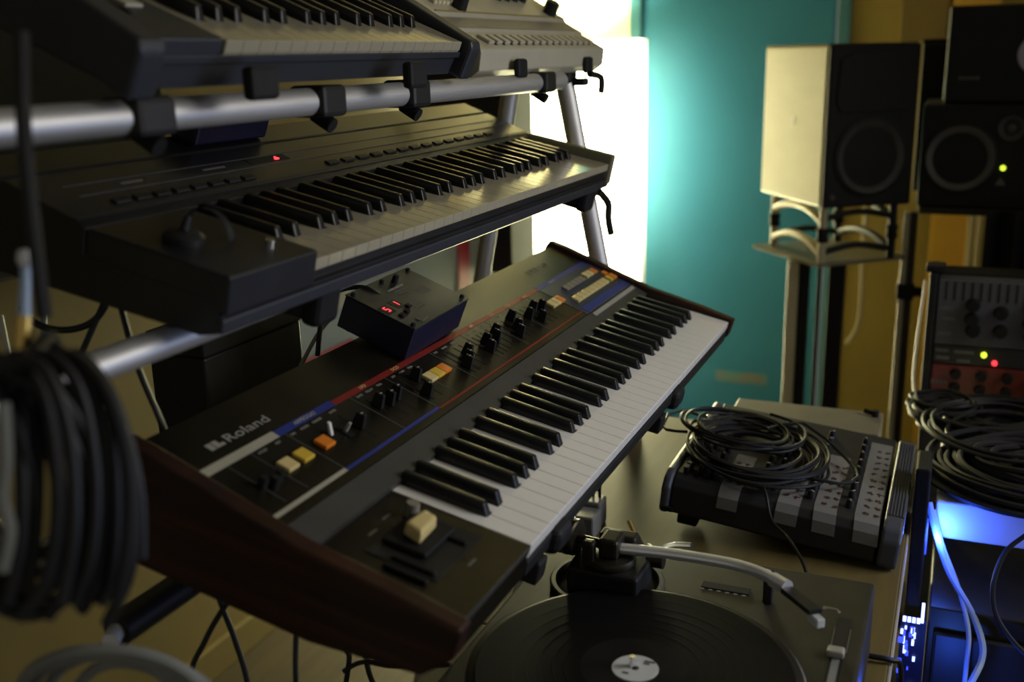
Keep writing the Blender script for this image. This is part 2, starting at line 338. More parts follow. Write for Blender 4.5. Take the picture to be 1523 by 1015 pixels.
for u in (.10, .37):
    spart('end_stop', MB().box(u - .020, u + .018, .2135, .2255, .386, .4135), 'black_rubber', bevel=.004)
for u in (.775, 1.065):
    spart('end_stop', MB().box(u - .018, u + .018, .262, .2715, .386, .413), 'black_rubber', bevel=.006)
    spart('arm', MB().box(u - .012, u + .012, .268, .45, .366, .379), 'black_plastic', bevel=.003)
spart('lock_lever', MB().tube([(1.06, .262, .385), (1.10, .255, .378), (1.10, .255, .352)], .006), 'black_plastic', smooth=True)
spart('strap', MB().tube([(1.07, .25, .19), (1.10, .242, .165), (1.095, .24, .14), (1.105, .238, .11)], .007, smooth=5), 'black_rubber', smooth=True)

# ------------------------------------------------------------------ keyboards: keys
NOTE = {'C': (0, 1), 'D': (1, 1), 'E': (1, 0), 'F': (0, 1), 'G': (1, 1), 'A': (1, 1), 'B': (1, 0), 'last': (0, 0)}
SEQ = 'CDEFGAB'
def white_meshes(p, L, m, front):
    out = {}
    for k, (l, r) in NOTE.items():
        a = .00004; b = p - .00004; vb = L * .36; n = .0052
        x0 = a + (n if l else 0); x1 = b - (n if r else 0)
        poly = [(a, 0), (b, 0), (b, vb), (x1, vb), (x1, L), (x0, L), (x0, vb), (a, vb)]
        mb = MB().prism(poly, -.011, 0, axis='z'); mb.box(a + .0004, b - .0004, .0012, .004, -front, -.0115)
        out[k] = mb.mesh('white_key', m, bevel=.0009, seg=2)
    return out
def black_mesh(L, w_=.0124):
    vb = L * .345; h = .0118; mb = MB()
    mb.hexa([(-w_ / 2, vb, -.004), (w_ / 2, vb, -.004), (w_ / 2, L, -.004), (-w_ / 2, L, -.004)],
            [(-w_ * .36, vb + .008, h), (w_ * .36, vb + .008, h), (w_ * .38, L, h + .0005), (-w_ * .38, L, h + .0005)])
    return mb.mesh('black_key', 'black_key', smooth=True, bevel=.0019, seg=3)
def keybed(root, n, start, u0, p, L, m, front):
    wm = white_meshes(p, L, m, front); bmh = black_mesh(L)
    i0 = SEQ.index(start)
    for i in range(n):
        k = SEQ[(i0 + i) % 7]
        o = link('white_key', wm['last' if i == n - 1 else k], root); o.location = (u0 + i * p, 0, 0)
        if i < n - 1 and k not in 'EB':
            off = {'C': -.0022, 'D': .0022, 'F': -.003, 'G': 0, 'A': .003}[k]
            b = link('black_key', bmh, root); b.location = (u0 + (i + 1) * p + off, 0, 0)

# ------------------------------------------------------------------ wooden-ended synthesizer on lowest tier
jn = thing('synthesizer', 'black analogue synthesizer with reddish wooden ends and coloured panel stripes on lowest tier', 'synthesizer', J0, (TL, 0, 0))
SL = .1598; al = math.atan(SL)
def PW(v): return .008 + (v - .141) * SL
JX = .976
body = MB().prism([(.142, -.0125), (.142, .004), (.168, PW(.168)), (.312, PW(.312)), (.32, PW(.32) - .003), (.322, -.064), (.09, -.062), (.02, -.046), (.006, -.03), (.006, -.0125)], 0, JX)
body.obj('body', 'black_metal', jn, bevel=.0015)
def pbox(name, u0, u1, v0, v1, h, m, base=.0, **k):
    """a slab lying on the sloping panel"""
    def q(u, v, hh): return (u, v - hh * math.sin(al), PW(v) + hh * math.cos(al))
    mb = MB().hexa([q(u0, v0, base), q(u1, v0, base), q(u1, v1, base), q(u0, v1, base)], [q(u0, v0, base + h), q(u1, v0, base + h), q(u1, v1, base + h), q(u0, v1, base + h)])
    return mb.obj(name, m, jn, **k)
def pmat(u, v, h=.0008): return Matrix.Translation((u, v - h * math.sin(al), PW(v) + h * math.cos(al))) @ Matrix.Rotation(al, 4, 'X')
MB().hexa([(0, .1415, -.002), (JX, .1415, -.002), (JX, .1695, PW(.1695)), (0, .1695, PW(.1695))], [(0, .1405, .006), (JX, .1405, .006), (JX, .168, PW(.168) + .0012), (0, .168, PW(.168) + .0012)]).obj('panel_bevel', 'bevel_grey', jn)  # painted lighter than the body for its tilt toward the front light
pbox('control_panel', .0005, JX - .0005, .170, .318, .0008, 'panel_black', base=.0)
pbox('panel_field', .757, JX - .001, .170, .2495, .0004, 'panel_blue', base=.0008, label='dark blue field of the panel')
# cheeks, with the wood wrapping above the panel
for u0, u1, nm in ((-.0205, -.0005, 'left'), (JX + .0005, JX + .0195, 'right')):
    MB().prism([(-.006, .004), (.05, .0095), (.141, .0150), (.30, .0415), (.325, .0435), (.33, .03), (.328, -.067), (.12, -.066), (.02, -.050), (-.004, -.024)], u0, u1).obj('end_cheek', 'red_wood', jn, bevel=.003, label='reddish brown wooden end cheek')
keybed(jn, 36, 'C', .1355, .8380 / 36, .143, 'white_key', .0155)
MB().box(.1355, JX, -.0005, .008, -.034, -.017).obj('key_slip', 'black_plastic', jn, bevel=.002)
MB().box(.1355, JX, .006, .142, -.0135, -.0118).obj('key_bed', 'black_plastic', jn)
# bender block at the left of the keys
MB().box(.0, .1345, .0005, .1412, -.034, .0003).obj('bender_block', 'panel_black', jn, bevel=.0015)
MB().box(.001, .1335, -.0005, .0012, -.004, .0006).obj('edge_strip', 'bevel_grey', jn)
MB().box(.030, .118, .040, .108, .0003, .0012).obj('bender_plate', 'black_plastic', jn, bevel=.0004)
pv = MB().box(.050, .108, .062, .104, .0012, .0065); pv.obj('bender_mount', 'black_rubber', jn, bevel=.002)
MB().hexa([(.0585, .0725, .0065), (.0945, .0745, .0065), (.0985, .0915, .0065), (.0655, .0935, .0065)], [(.060, .0735, .019), (.0935, .0755, .019), (.0965, .0905, .019), (.0670, .0925, .019)]).obj('bender_lever', 'button_pale', jn, bevel=.003, label='pale yellow pitch bend lever')
MB().cyl((.107, .106, .0012), (.107, .106, .014), .0075, .006).obj('knob', 'beige_dark', jn, smooth=True)
for (u, v) in ((.040, .055), (.060, .118), (.090, .122), (.118, .098), (.075, .030)):
    MB().box(u - .007, u + .007, v - .0012, v + .0012, .0004, .0008).obj('print_mark', 'print_dim', jn)
for u in (.022, .037, .095): MB().box(u - .003, u + .003, .045, .085, .0004, .0045).obj('bender_slider', 'black_rubber', jn, bevel=.001)
# printed stripes
pbox('stripe', .0005, .1075, .2503, .2600, .0003, 'stripe_white', base=.0008, label='off-white printed stripe')
pbox('stripe', .1077, .2030, .2503, .2592, .0003, 'stripe_blue', base=.0008, label='blue printed stripe')
pbox('stripe', .2032, .7570, .2500, .2575, .0003, 'stripe_red', base=.0008, label='red printed stripe')
pbox('stripe', .7572, .9700, .2500, .2585, .0003, 'stripe_blue', base=.0008, label='blue printed stripe')
pbox('stripe', .0005, .1150, .1790, .1835, .0003, 'stripe_white', base=.0008, label='off-white printed stripe')
pbox('stripe', .1152, .3000, .1788, .1825, .0003, 'stripe_blue', base=.0008, label='blue printed stripe')
pbox('stripe', .3002, .7640, .1775, .1802, .0003, 'stripe_red', base=.0008, label='red printed line')
pbox('stripe', .7680, .9720, .1715, .1845, .0003, 'stripe_blue', base=.0012, label='blue printed stripe')
pbox('stripe', .7680, .9640, .1700, .1712, .0003, 'print_dim', base=.0012)
g = MB().hexa([(.768, .1600, PW(.160) - .0015), (.966, .1600, PW(.160) - .0015), (.966, .1660, PW(.166)), (.768, .1660, PW(.166))], [(.768, .1592, PW(.160) + .0012), (.966, .1592, PW(.160) + .0012), (.966, .1655, PW(.166) + .0022), (.768, .1655, PW(.166) + .0022)])
g.obj('label_strip', 'print_grey', jn)
for u in (.115, .228, .300, .349, .405, .488, .562, .640, .712, .757): pbox('divider', u, u + .0008, .1835, .2495, .0003, 'print_dim', base=.0008)
for u in (.030, .062): pbox('divider', u, u + .0006, .188, .2495, .0003, 'print_dim', base=.0008)
# lettering
pbox('emblem', .038, .0445, .2725, .2815, .0003, 'print_grey', base=.0008)
pbox('emblem', .0458, .0525, .2725, .2815, .0003, 'print_grey', base=.0008)
pbox('emblem', .0525, .0575, .2725, .2760, .0003, 'print_grey', base=.0008)
text('lettering', 'Roland', .0150, 'print_grey', jn, pmat(.0605, .2722, .0010), 1.52)
for s_, u, v, sz, m in (('ARPEGGIO', .136, .2528, .0065, 'stripe_white'), ('LFO', .254, .2520, .006, 'button_pale'), ('DCO', .322, .2520, .006, 'button_pale'), ('HPF', .523, .2512, .006, 'button_pale'), ('VCF', .585, .2512, .006, 'button_pale'), ('VCA', .640, .2512, .006, 'button_pale'), ('ENV', .700, .2512, .006, 'button_pale'), ('CHORUS', .805, .2515, .0055, 'print_grey')):
    text('lettering', s_, sz, m, jn, pmat(u, v, .0013), 1.15)
for s_, u in (('HOLD', .068), ('KEY', .094), ('ON', .118), ('MODE', .134), ('RANGE', .154), ('RATE', .184), ('RATE', .236), ('DELAY', .254), ('TRIG', .276), ('LFO', .308), ('PWM', .326), ('MAN', .345), ('SUB', .410), ('NOISE', .430), ('FREQ', .455), ('FREQ', .500), ('RES', .520), ('ENV', .540), ('LFO', .570), ('KYBD', .590), ('ENV', .612), ('A', .650), ('D', .668), ('S', .684), ('R', .700)):
    text('lettering', s_, .0042, 'print_grey', jn, pmat(u, .2440, .0010), 1.1)
# big programmer print on the far right of the back edge
text('lettering', 'JUNO-60', .016, 'print_dim', jn, pmat(.800, .2830, .0010), 1.3)
# buttons
bcount = 0
def button(u, v, su, sv, m, h=.0045): return pbox('button', u - su / 2, u + su / 2, v - sv / 2, v + sv / 2, h, m, base=.0008, bevel=.0012)
button(.0735, .2175, .0165, .0155, 'button_pale'); button(.0975, .2175, .0165, .0155, 'button_yellow'); button(.1325, .2175, .0165, .0155, 'button_orange')
button(.3485, .2185, .0165, .0150, 'button_pale'); button(.3655, .2185, .0165, .0150, 'button_yellow'); button(.3825, .2185, .0165, .0150, 'button_orange')
button(.7250, .2165, .0165, .0150, 'button_pale'); button(.7415, .2165, .0150, .0150, 'button_pale'); button(.7570, .2165, .0140, .0150, 'button_orange')
for i in range(8): button(.792 + i * .0185, .2010, .0178, .0135, 'button_pale')
button(.946, .2010, .0130, .0135, 'button_yellow'); button(.964, .2010, .0150, .0135, 'button_orange'); button(.964, .2150, .0150, .0100, 'button_orange', .003)
for i in range(5): button(.818 + i * .0170, .2285, .0160, .0115, 'beige_dark', .003)
button(.909, .2295, .0150, .0125, 'button_pale'); button(.926, .2295, .0150, .0125, 'button_pale'); button(.944, .2295, .0150, .0125, 'button_orange')
# sliders: slot, cap, white line
def slider(u, v, cap='black_plastic', v0=.192, v1=.238, h=.0165):
    pbox('slider_slot', u - .0013, u + .0013, v0, v1, .0002, 'black_rubber', base=.0008)
    def q(a, b, hh): return (a, b - hh * math.sin(al), PW(b) + hh * math.cos(al))
    mb = MB().hexa([q(u - .0032, v - .0068, .0012), q(u + .0032, v - .0068, .0012), q(u + .0032, v + .0068, .0012), q(u - .0032, v + .0068, .0012)], [q(u - .0022, v - .0044, h), q(u + .0022, v - .0044, h), q(u + .0022, v + .0056, h), q(u - .0022, v + .0056, h)])
    o = mb.obj('slider_cap', cap, jn, bevel=.0008)
    MB().hexa([q(u - .0021, v + .0001, h), q(u + .0021, v + .0001, h), q(u + .0021, v + .0011, h), q(u - .0021, v + .0011, h)], [q(u - .0021, v + .0001, h + .0003), q(u + .0021, v + .0001, h + .0003), q(u + .0021, v + .0011, h + .0003), q(u - .0021, v + .0011, h + .0003)]).obj('cap_line', 'stripe_white', o)
for u, v in ((.188, .214), (.240, .223), (.256, .219), (.273, .221), (.312, .203), (.330, .228), (.418, .205), (.432, .211), (.448, .220), (.488, .207), (.500, .219), (.524, .216), (.540, .224), (.574, .203), (.589, .213), (.606, .231), (.642, .219), (.655, .204), (.672, .226), (.690, .220)):
    slider(u, v)
for u in (.428, .462, .512, .556, .622): pbox('slider_slot', u - .0013, u + .0013, .192, .238, .0002, 'black_rubber', base=.0008)
def toggle(u, v, m, dv):
    def q(a, b, hh): return Vector((a, b - hh * math.sin(al), PW(b) + hh * math.cos(al)))
    pbox('toggle_base', u - .005, u + .005, v - .009, v + .009, .001, 'black_rubber', base=.0008)
    MB().hexa([q(u - .002, v - .002, .0015), q(u + .002, v - .002, .0015), q(u + .002, v + .002, .0015), q(u - .002, v + .002, .0015)], [q(u - .002, v + dv - .0015, .0125), q(u + .002, v + dv - .0015, .0125), q(u + .002, v + dv + .0015, .0125), q(u - .002, v + dv + .0015, .0125)]).obj('toggle', m, jn, bevel=.0006)
toggle(.1515, .222, 'white_key', .006); toggle(.1690, .217, 'print_grey', -.002)
for u, v in ((.030, .2130), (.038, .2065), (.049, .2100)):
    MB().cyl((u, v, PW(v)), (u, v - .0018, PW(v) + .012), .0042, .0036, n=14).obj('knob', 'black_plastic', jn, smooth=True)

# ------------------------------------------------------------------ blue interface box lying on that synthesizer
ib = thing('interface_box', 'dark blue metal box with two glowing red digits sitting on the wooden ended synthesizer', 'device')
ib.matrix_world = Matrix.Rotation(TL, 4, 'X') @ pmat(.352, .2545, .0011) @ Matrix.Rotation(math.radians(2.0), 4, 'Z')
MB().box(0, .150, 0, .092, .003, .0425).obj('case', 'box_blue', ib, bevel=.0012)
MB().box(-.0008, .1508, -.0008, .0928, .0428, .0442).obj('top_plate', 'box_top', ib, bevel=.0006)
for x in (.012, .138):
    for y in (.012, .08): MB().cyl((x, y, 0), (x, y, .003), .006).obj('rubber_foot', 'black_rubber', ib)
for x, y in ((.006, .086), (.144, .086), (.144, .007), (.006, .006), (.075, .086)): MB().cyl((x, y, .0442), (x, y, .0475), .0030, .0024, n=12).obj('screw', 'black_rubber', ib, smooth=True)
MB().cyl((.093, .078, .0442), (.093, .078, .0535), .0042, .0036, n=12).obj('antenna_stub', 'black_rubber', ib, smooth=True)
def digit(cx, cy, segs, w_=.0050, h=.0085, t=.0011):
    mb = MB(); z0, z1 = .0445, .0450
    box = {'a': (-w_ / 2, w_ / 2, h / 2 - t / 2, h / 2 + t / 2), 'g': (-w_ / 2, w_ / 2, -t / 2, t / 2), 'd': (-w_ / 2, w_ / 2, -h / 2 - t / 2, -h / 2 + t / 2),
           'f': (-w_ / 2 - t / 2, -w_ / 2 + t / 2, 0, h / 2), 'b': (w_ / 2 - t / 2, w_ / 2 + t / 2, 0, h / 2), 'e': (-w_ / 2 - t / 2, -w_ / 2 + t / 2, -h / 2, 0), 'c': (w_ / 2 - t / 2, w_ / 2 + t / 2, -h / 2, 0)}
    for s_ in segs: a = box[s_]; mb.box(cx + a[0], cx + a[1], cy + a[2], cy + a[3], z0, z1)
    mb.obj('digit', 'red_led', ib, label='glowing red digit')
MB().box(.003, .021, .036, .052, .0443, .0446).obj('display_window', 'black_plastic', ib)
MB().box(.030, .046, .038, .054, .0443, .0446).obj('display_window', 'black_plastic', ib)
digit(.012, .044, 'afgcd'); digit(.037, .046, 'bc')
for x, y in ((.016, .026), (.032, .028), (.047, .034)): MB().box(x - .004, x + .004, y - .003, y + .003, .0443, .0466).obj('push_button', 'black_rubber', ib, bevel=.0008)
for y, x0, x1, m in ((.067, .060, .098, 'print_grey'), (.060, .064, .098, 'print_dim'), (.055, .066, .090, 'print_dim')):
    n = int((x1 - x0) / .0042)
    mb = MB()
    for i in range(n): mb.box(x0 + i * .0042, x0 + i * .0042 + (.0022 + .0012 * ((i * 7) % 3) / 2), y, y + .0032, .0443, .0446)
    mb.obj('print_mark', m, ib)
for (x0, y0) in ((.055, .026), (.100, .040)):
    mb = MB()
    for r in range(4):
        for i in range(6): mb.box(x0 + i * .0042, x0 + i * .0042 + .0030, y0 + r * .0042, y0 + r * .0042 + .0022, .0443, .0445)
    mb.obj('print_mark', 'print_dim', ib)
MB().tube([(.028, .0045, .0443), (.046, .006, .0443)], .0008, smooth=1).obj('print_mark', 'print_dim', ib)
MB().cyl((.028, .010, .0442), (.028, .010, .0452), .0036, n=14).obj('screw', 'bevel_grey', ib)

# ------------------------------------------------------------------ middle-tier synthesizer
t2 = thing('synthesizer', 'long black synthesizer with ivory keys and a red light on the middle tier', 'synthesizer', T0, (TL, 0, 0))
SL2 = .163
def P2(v): return .012 + (v - .14) * SL2
MB().prism([(.141, -.0125), (.141, .010), (.150, P2(.15)), (.232, P2(.232)), (.2345, P2(.232) - .003), (.2375, P2(.2375)), (.276, P2(.276)), (.285, P2(.276) - .006), (.285, -.056), (.02, -.046), (.004, -.040), (.001, -.0235), (.006, -.0215), (.006, -.0125)], 0.0, .984).obj('body', 'synth_blue_black', t2, bevel=.0012)
MB().hexa([(.001, .1505, P2(.1505)), (.983, .1505, P2(.1505)), (.983, .157, P2(.157)), (.001, .157, P2(.157))], [(.001, .1500, P2(.1505) + .0008), (.983, .1500, P2(.1505) + .0008), (.983, .157, P2(.157) + .0008), (.001, .157, P2(.157) + .0008)]).obj('edge_strip', 'blue_grey_plastic', t2)
MB().box(.0005, .1235, -.0035, .1405, -.023, .0105).obj('control_block', 'synth_blue_black', t2, bevel=.002)
MB().box(.966, .984, -.004, .285, -.034, .0145).obj('end_block', 'end_brown', t2, bevel=.003, label='olive brown right end block')
MB().box(.0, .984, -.0012, .006, -.0395, -.0262).obj('front_rail', 'blue_grey_plastic', t2, bevel=.002)
keybed(t2, 36, 'C', .1255, .8380 / 36, .141, 'aged_key', .0085)
MB().lathe([(.0, .010), (.012, .0095), (.017, .006), (.017, 0)], (.040, .075, .0105), (0, 0, 1), 24).obj('pitch_stick_cap', 'black_plastic', t2, smooth=True)
MB().cyl((.040, .075, .0205), (.044, .075, .032), .004, .0032).obj('pitch_stick', 'black_plastic', t2, smooth=True)
MB().lathe([(.026, -.004), (.026, .004)], (.078, .080, .006), (1, 0, 0), 28).obj('mod_wheel', 'black_rubber', t2, smooth=True)
MB().cyl((.098, .030, .0105), (.098, .030, .0150), .0042, n=14).obj('jewel_lamp', 'chrome', t2, smooth=True, label='small shiny jewel on the control block')
def p2box(name, u0, u1, v0, v1, h, m, base=0, **k):
    return MB().hexa([(u0, v0, P2(v0) + base), (u1, v0, P2(v0) + base), (u1, v1, P2(v1) + base), (u0, v1, P2(v1) + base)], [(u0, v0, P2(v0) + base + h), (u1, v0, P2(v0) + base + h), (u1, v1, P2(v1) + base + h), (u0, v1, P2(v1) + base + h)]).obj(name, m, t2, **k)
p2box('panel_line', .04, .955, .186, .188, .0006, 'bevel_grey')
p2box('panel_line', .04, .955, .206, .2068, .0006, 'bevel_grey')
p2box('display_window', .29, .36, .192, .204, .0006, 'black_rubber')
p2box('red_indicator', .334, .341, .1935, .1955, .0014, 'red_led', base=.0006, label='small glowing red indicator')
p2box('red_indicator', .337, .3395, .1965, .1985, .0014, 'red_led', base=.0006, label='small glowing red indicator')
for i in range(14): p2box('panel_button', .40 + i * .034, .422 + i * .034, .164, .172, .0022, 'black_plastic', bevel=.0006)
for i in range(8): p2box('panel_button', .06 + i * .026, .078 + i * .026, .164, .172, .0022, 'black_plastic', bevel=.0006)
for u0, u1 in ((.10, .128), (.215, .25)): p2box('print_mark', u0, u1, .196, .199, .0003, 'print_dim')
# small box standing on its back edge
sb = thing('effect_pedal', 'small dark blue box resting on the back of the middle tier synthesizer', 'device')
sb.matrix_world = Matrix.Translation(T0) @ Matrix.Rotation(TL, 4, 'X') @ Matrix.Translation((.255, .2415, P2(.2415) + .0005)) @ Matrix.Rotation(math.atan(SL2), 4, 'X')
MB().box(0, .125, 0, .042, .002, .036).obj('case', 'box_blue', sb, bevel=.003)
for i in range(3): MB().cyl((.03 + i * .03, .02, .036), (.03 + i * .03, .02, .042), .006).obj('knob', 'black_plastic', sb, smooth=True)
for x in (.01, .115): MB().box(x - .006, x + .006, .006, .036, 0, .002).obj('rubber_foot', 'black_rubber', sb)

# ------------------------------------------------------------------ top-tier small keyboard
K0 = (0, .2365, .434); K1 = .40
t1 = thing('small_keyboard', 'short dark grey keyboard with nineteen white keys on the top tier', 'keyboard', K0, (K1, 0, 0))
MB().prism([(.118, -.013), (.118, .012), (.15, .022), (.25, .036), (.258, .030), (.258, -.0365), (.03, -.0365), (.006, -.0425), (.004, -.0195), (.006, -.0125)], .0, .527).obj('body', 'blue_grey_plastic', t1, bevel=.0015)
MB().box(.0005, .079, .001, .118, -.019, .0012).obj('control_block', 'blue_grey_plastic', t1, bevel=.002)
MB().box(.0005, .527, -.0005, .0045, -.0195, -.0125).obj('key_slip', 'blue_grey_plastic', t1, bevel=.001)
for u0, u1 in ((-.030, -.001), (.5285, .556)):
    MB().prism([(-.012, -.004), (-.008, .004), (.11, .020), (.15, .028), (.258, .042), (.262, .03), (.262, -.0395), (.02, -.0395), (-.010, -.0440)], u0, u1).obj('end_block', 'blue_grey_plastic', t1, bevel=.004)
keybed(t1, 19, 'F', .0815, .441 / 19, .122, 'aged_key', .0135)
MB().box(.035, .055, .065, .095, .0012, .0045).obj('pitch_slider', 'stripe_white', t1, bevel=.001)
for u in (.012, .026): MB().box(u - .003, u + .003, .05, .1, .0012, .0035).obj('slide_switch', 'black_plastic', t1, bevel=.0008)
MB().cyl((.004, .112, .0012), (.004, .112, .0035), .003).obj('red_indicator', 'red_led', t1, label='tiny red light')
for i in range(16):
    u = .04 + i * .03; v = .185; w_ = .022 + (.014 / .10) * (v - .15)
    MB().box(u - .0035, u + .0035, v - .004, v + .004, w_, w_ + .012).obj('slider_cap', 'black_plastic', t1, bevel=.001)

# ------------------------------------------------------------------ beige drum machine on the top tier
D0 = (.665, .278, .4265); DT = .50
dm = thing('drum_machine', 'beige drum machine with black knobs and a row of step buttons on the top tier', 'drum machine', D0, (DT, 0, math.radians(-1.5)))
DW = .485
MB().prism([(.0, .0), (-.003, -.004), (-.0108, -.026), (-.0017, -.0430), (.235, -.048), (.24, .012), (.236, .016), (.09, .0105), (.084, .0055), (.05, .0045), (.046, .0005), (.006, .0005)], 0, DW).obj('body', 'beige', dm, bevel=.0015)
MB().hexa([(.012, .052, .0046), (DW - .012, .052, .0046), (DW - .012, .080, .0052), (.012, .080, .0052)], [(.012, .052, .0056), (DW - .012, .052, .0056), (DW - .012, .080, .0062), (.012, .080, .0062)]).obj('panel_band', 'beige_dark', dm)
for i in range(16):
    u = .046 + i * .0262
    MB().box(u, u + .0175, .012, .034, .0003, .0055).obj('step_button', 'beige', dm, bevel=.0015)
    MB().box(u + .0185, u + .0245, .010, .036, .0003, .0012).obj('step_gap', 'black_plastic', dm)
for u in (.10, .435):
    MB().cyl((u, .100, .010), (u - .004, .100, .034), .0115, .010, n=20).obj('knob', 'black_plastic', dm, smooth=True)
MB().box(.450, .466, .098, .122, .010, .030).obj('switch_cap', 'chrome', dm, bevel=.002)
for i in range(4): MB().box(.040 + i * .012, .050 + i * .012, .108, .124, .0105, .0165).obj('push_button', 'cream', dm, bevel=.002)
for r in range(4):
    for i in range(13):
        u = .05 + i * .032 + (.004 if r % 2 else 0); v = .142 + r * .024; zz = .0105 + (v - .09) * .0377
        if r == 0 and i in (0, 1, 5, 6, 7, 12): continue
        MB().cyl((u, v, zz), (u, v, zz + .016), .0075, .0062, n=14).obj('knob', 'black_plastic', dm, smooth=True)
MB().box(.012, DW - .012, .088, .0905, .0108, .0118).obj('panel_line', 'ochre_wall', dm)

# ------------------------------------------------------------------ desk
DZ = -.25
dk = thing('desk', 'pale wooden worktop desk with rounded corner carrying turntable and mixer', 'desk', (.6, -.04, FZ))
def dsk(name, mb, m, **k):
    mb.v = [(v[0] - .6, v[1] + .04, v[2] - FZ) for v in mb.v]; return mb.obj(name, m, dk, **k)
poly = [(.387, -.292), (1.165, -.292)] + [(1.165 + .03 * math.sin(a), -.262 - .03 * math.cos(a)) for a in (.4, .8, 1.2, 1.57)] + [(1.195, .20), (.387, .20)]
dsk('tabletop', MB().prism(poly, DZ - .028, DZ, axis='z'), 'desk_wood', bevel=.002)
dsk('tabletop', MB().prism([(-.25, -.295), (.385, -.295), (.385, .186), (-.25, .186)], DZ - .028, DZ, axis='z'), 'desk_wood', bevel=.002)
dsk('edge_band', MB().box(.387, 1.16, -.2955, -.2922, DZ - .027, DZ - .001), 'desk_edge', bevel=.001)
for x in (-.22, 1.15):
    for y in (-.26, .16): dsk('leg', MB().box(x - .02, x + .02, y - .02, y + .02, FZ, DZ - .028), 'black_metal', bevel=.003)
dsk('screw', MB().cyl((.372, .155, DZ), (.372, .155, DZ + .0012), .004, n=12), 'gold')

# ------------------------------------------------------------------ turntable and record
TX, TY = .2285, -.091
tt = thing('turntable', 'dark turntable with silver curved tonearm on the near end of the desk', 'turntable', (TX, TY, DZ))
def ttp(name, mb, m, **k):
    mb.v = [(v[0] - TX, v[1] - TY, v[2] - DZ) for v in mb.v]; return mb.obj(name, m, tt, **k)
ttp('plinth', MB().box(.003, .4555, -.272, .091, -.232, -.146), 'deck_paint', bevel=.004)
ttp('base', MB().box(.006, .4525, -.269, .088, -.240, -.2325), 'black_rubber', bevel=.003)
for x in (.045, .41):
    for y in (-.23, .05): ttp('foot', MB().lathe([(.0, 0), (.026, 0), (.028, .006), (.024, .010), (0, .0101)], (x, y, DZ), (0, 0, 1), 20), 'black_rubber', smooth=True)
PC = (.188, -.078)
ttp('platter', MB().lathe([(.0, 0), (.143, 0), (.1555, .002), (.1562, .006), (.152, .0085), (0, .0085)], (PC[0], PC[1], -.1455), (0, 0, 1), 64), 'black_metal', smooth=True)
ttp('platter_rim', MB().lathe([(.1563, .002), (.1572, .003), (.1572, .0055), (.1563, .0065)], (PC[0], PC[1], -.1455), (0, 0, 1), 64), 'aluminium', smooth=True)
ttp('spindle', MB().cyl((PC[0], PC[1], -.137), (PC[0], PC[1], -.124), .0036, .003), 'chrome', smooth=True)
ttp('fader_slot', MB().box(.150, .365, -.256, -.244, -.1459, -.1452), 'black_rubber')
ttp('fader_scale', MB().box(.150, .285, -.2535, -.2465, -.1451, -.1446), 'adapter_grey')
ttp('fader_knob', MB().box(.285, .298, -.257, -.241, -.1451, -.138), 'print_grey', bevel=.002)
ttp('pitch_line', MB().box(.300, .345, -.2432, -.2422, -.1459, -.1454), 'print_dim')
ttp('pitch_line', MB().box(.300, .345, -.2582, -.2572, -.1459, -.1454), 'print_dim')
ttp('name_plate', MB().box(.378, .392, -.150, -.098, -.1459, -.1445), 'black_rubber', bevel=.0005)
for i in range(6): ttp('print_mark', MB().box(.375, .377, -.147 + i * .009, -.143 + i * .009, -.1459, -.1455), 'print_grey')
# tonearm assembly
AC = (.352, .0)
ring = ttp('arm_ring', MB().lathe([(.058, 0), (.0625, 0), (.0635, .004), (.0615, .006), (.057, .006), (.0555, .001)], (AC[0], AC[1], -.1462), (0, 0, 1), 48), 'bevel_grey', smooth=True)
ttp('arm_well', MB().lathe([(0, .0008), (.056, .0008), (.057, .0)], (AC[0], AC[1], -.1462), (0, 0, 1), 40), 'black_plastic', smooth=True)
ttp('arm_base', MB().prism([(.316, -.044), (.370, -.046), (.388, -.02), (.386, .026), (.366, .038), (.318, .036)], -.146, -.116, axis='z'), 'black_plastic', bevel=.004)
ttp('arm_collar', MB().lathe([(0, 0), (.027, 0), (.028, .003), (.026, .008), (.018, .010), (0, .0101)], (.345, -.006, -.116), (0, 0, 1), 32), 'black_metal', smooth=True)
ttp('gimbal', MB().box(.330, .362, -.018, .004, -.107, -.084), 'black_metal', bevel=.004)
ttp('gimbal', MB().box(.357, .376, -.030, .012, -.113, -.090), 'black_metal', bevel=.003)
ttp('gimbal_post', MB().box(.322, .334, .006, .020, -.116, -.086), 'black_metal', bevel=.003)
cw = MB(); d0 = Vector((.348, .000, -.0985)); d1 = Vector((.357, .064, -.0965))
ttp('counterweight', MB().lathe([(0, 0), (.0185, 0), (.0204, .002), (.0204, .018), (.0212, .019), (.0212, .032), (.0190, .034), (0, .034)], (.354, .034, -.0985), d1 - d0, 28), 'black_metal', smooth=True)
ttp('weight_ring', MB().lathe([(.0205, .009), (.0211, .0095), (.0211, .0145), (.0205, .015)], (.354, .034, -.0985), d1 - d0, 28), 'chrome', smooth=True)
ttp('arm_stub', MB().cyl((.347, -.003, -.0985), (.354, .040, -.0985), .0055), 'black_metal', smooth=True)
ttp('arm_tube', MB().tube([(.345, .0, -.099), (.346, -.020, -.0985), (.354, -.060, -.1), (.357, -.105, -.1005), (.356, -.140, -.101), (.349, -.165, -.1015), (.336, -.186, -.102)], .0062, n=14, smooth=6), 'silver', smooth=True)
ttp('arm_collet', MB().cyl((.340, -.180, -.102), (.328, -.196, -.102), .0078), 'silver', smooth=True)
hs = MB(); hs.hexa([(.330, -.200, -.106), (.322, -.190, -.106), (.288, -.222, -.106), (.297, -.234, -.106)], [(.330, -.200, -.100), (.322, -.190, -.100), (.288, -.222, -.101), (.297, -.234, -.101)])
ttp('headshell', hs, 'black_plastic', bevel=.001)
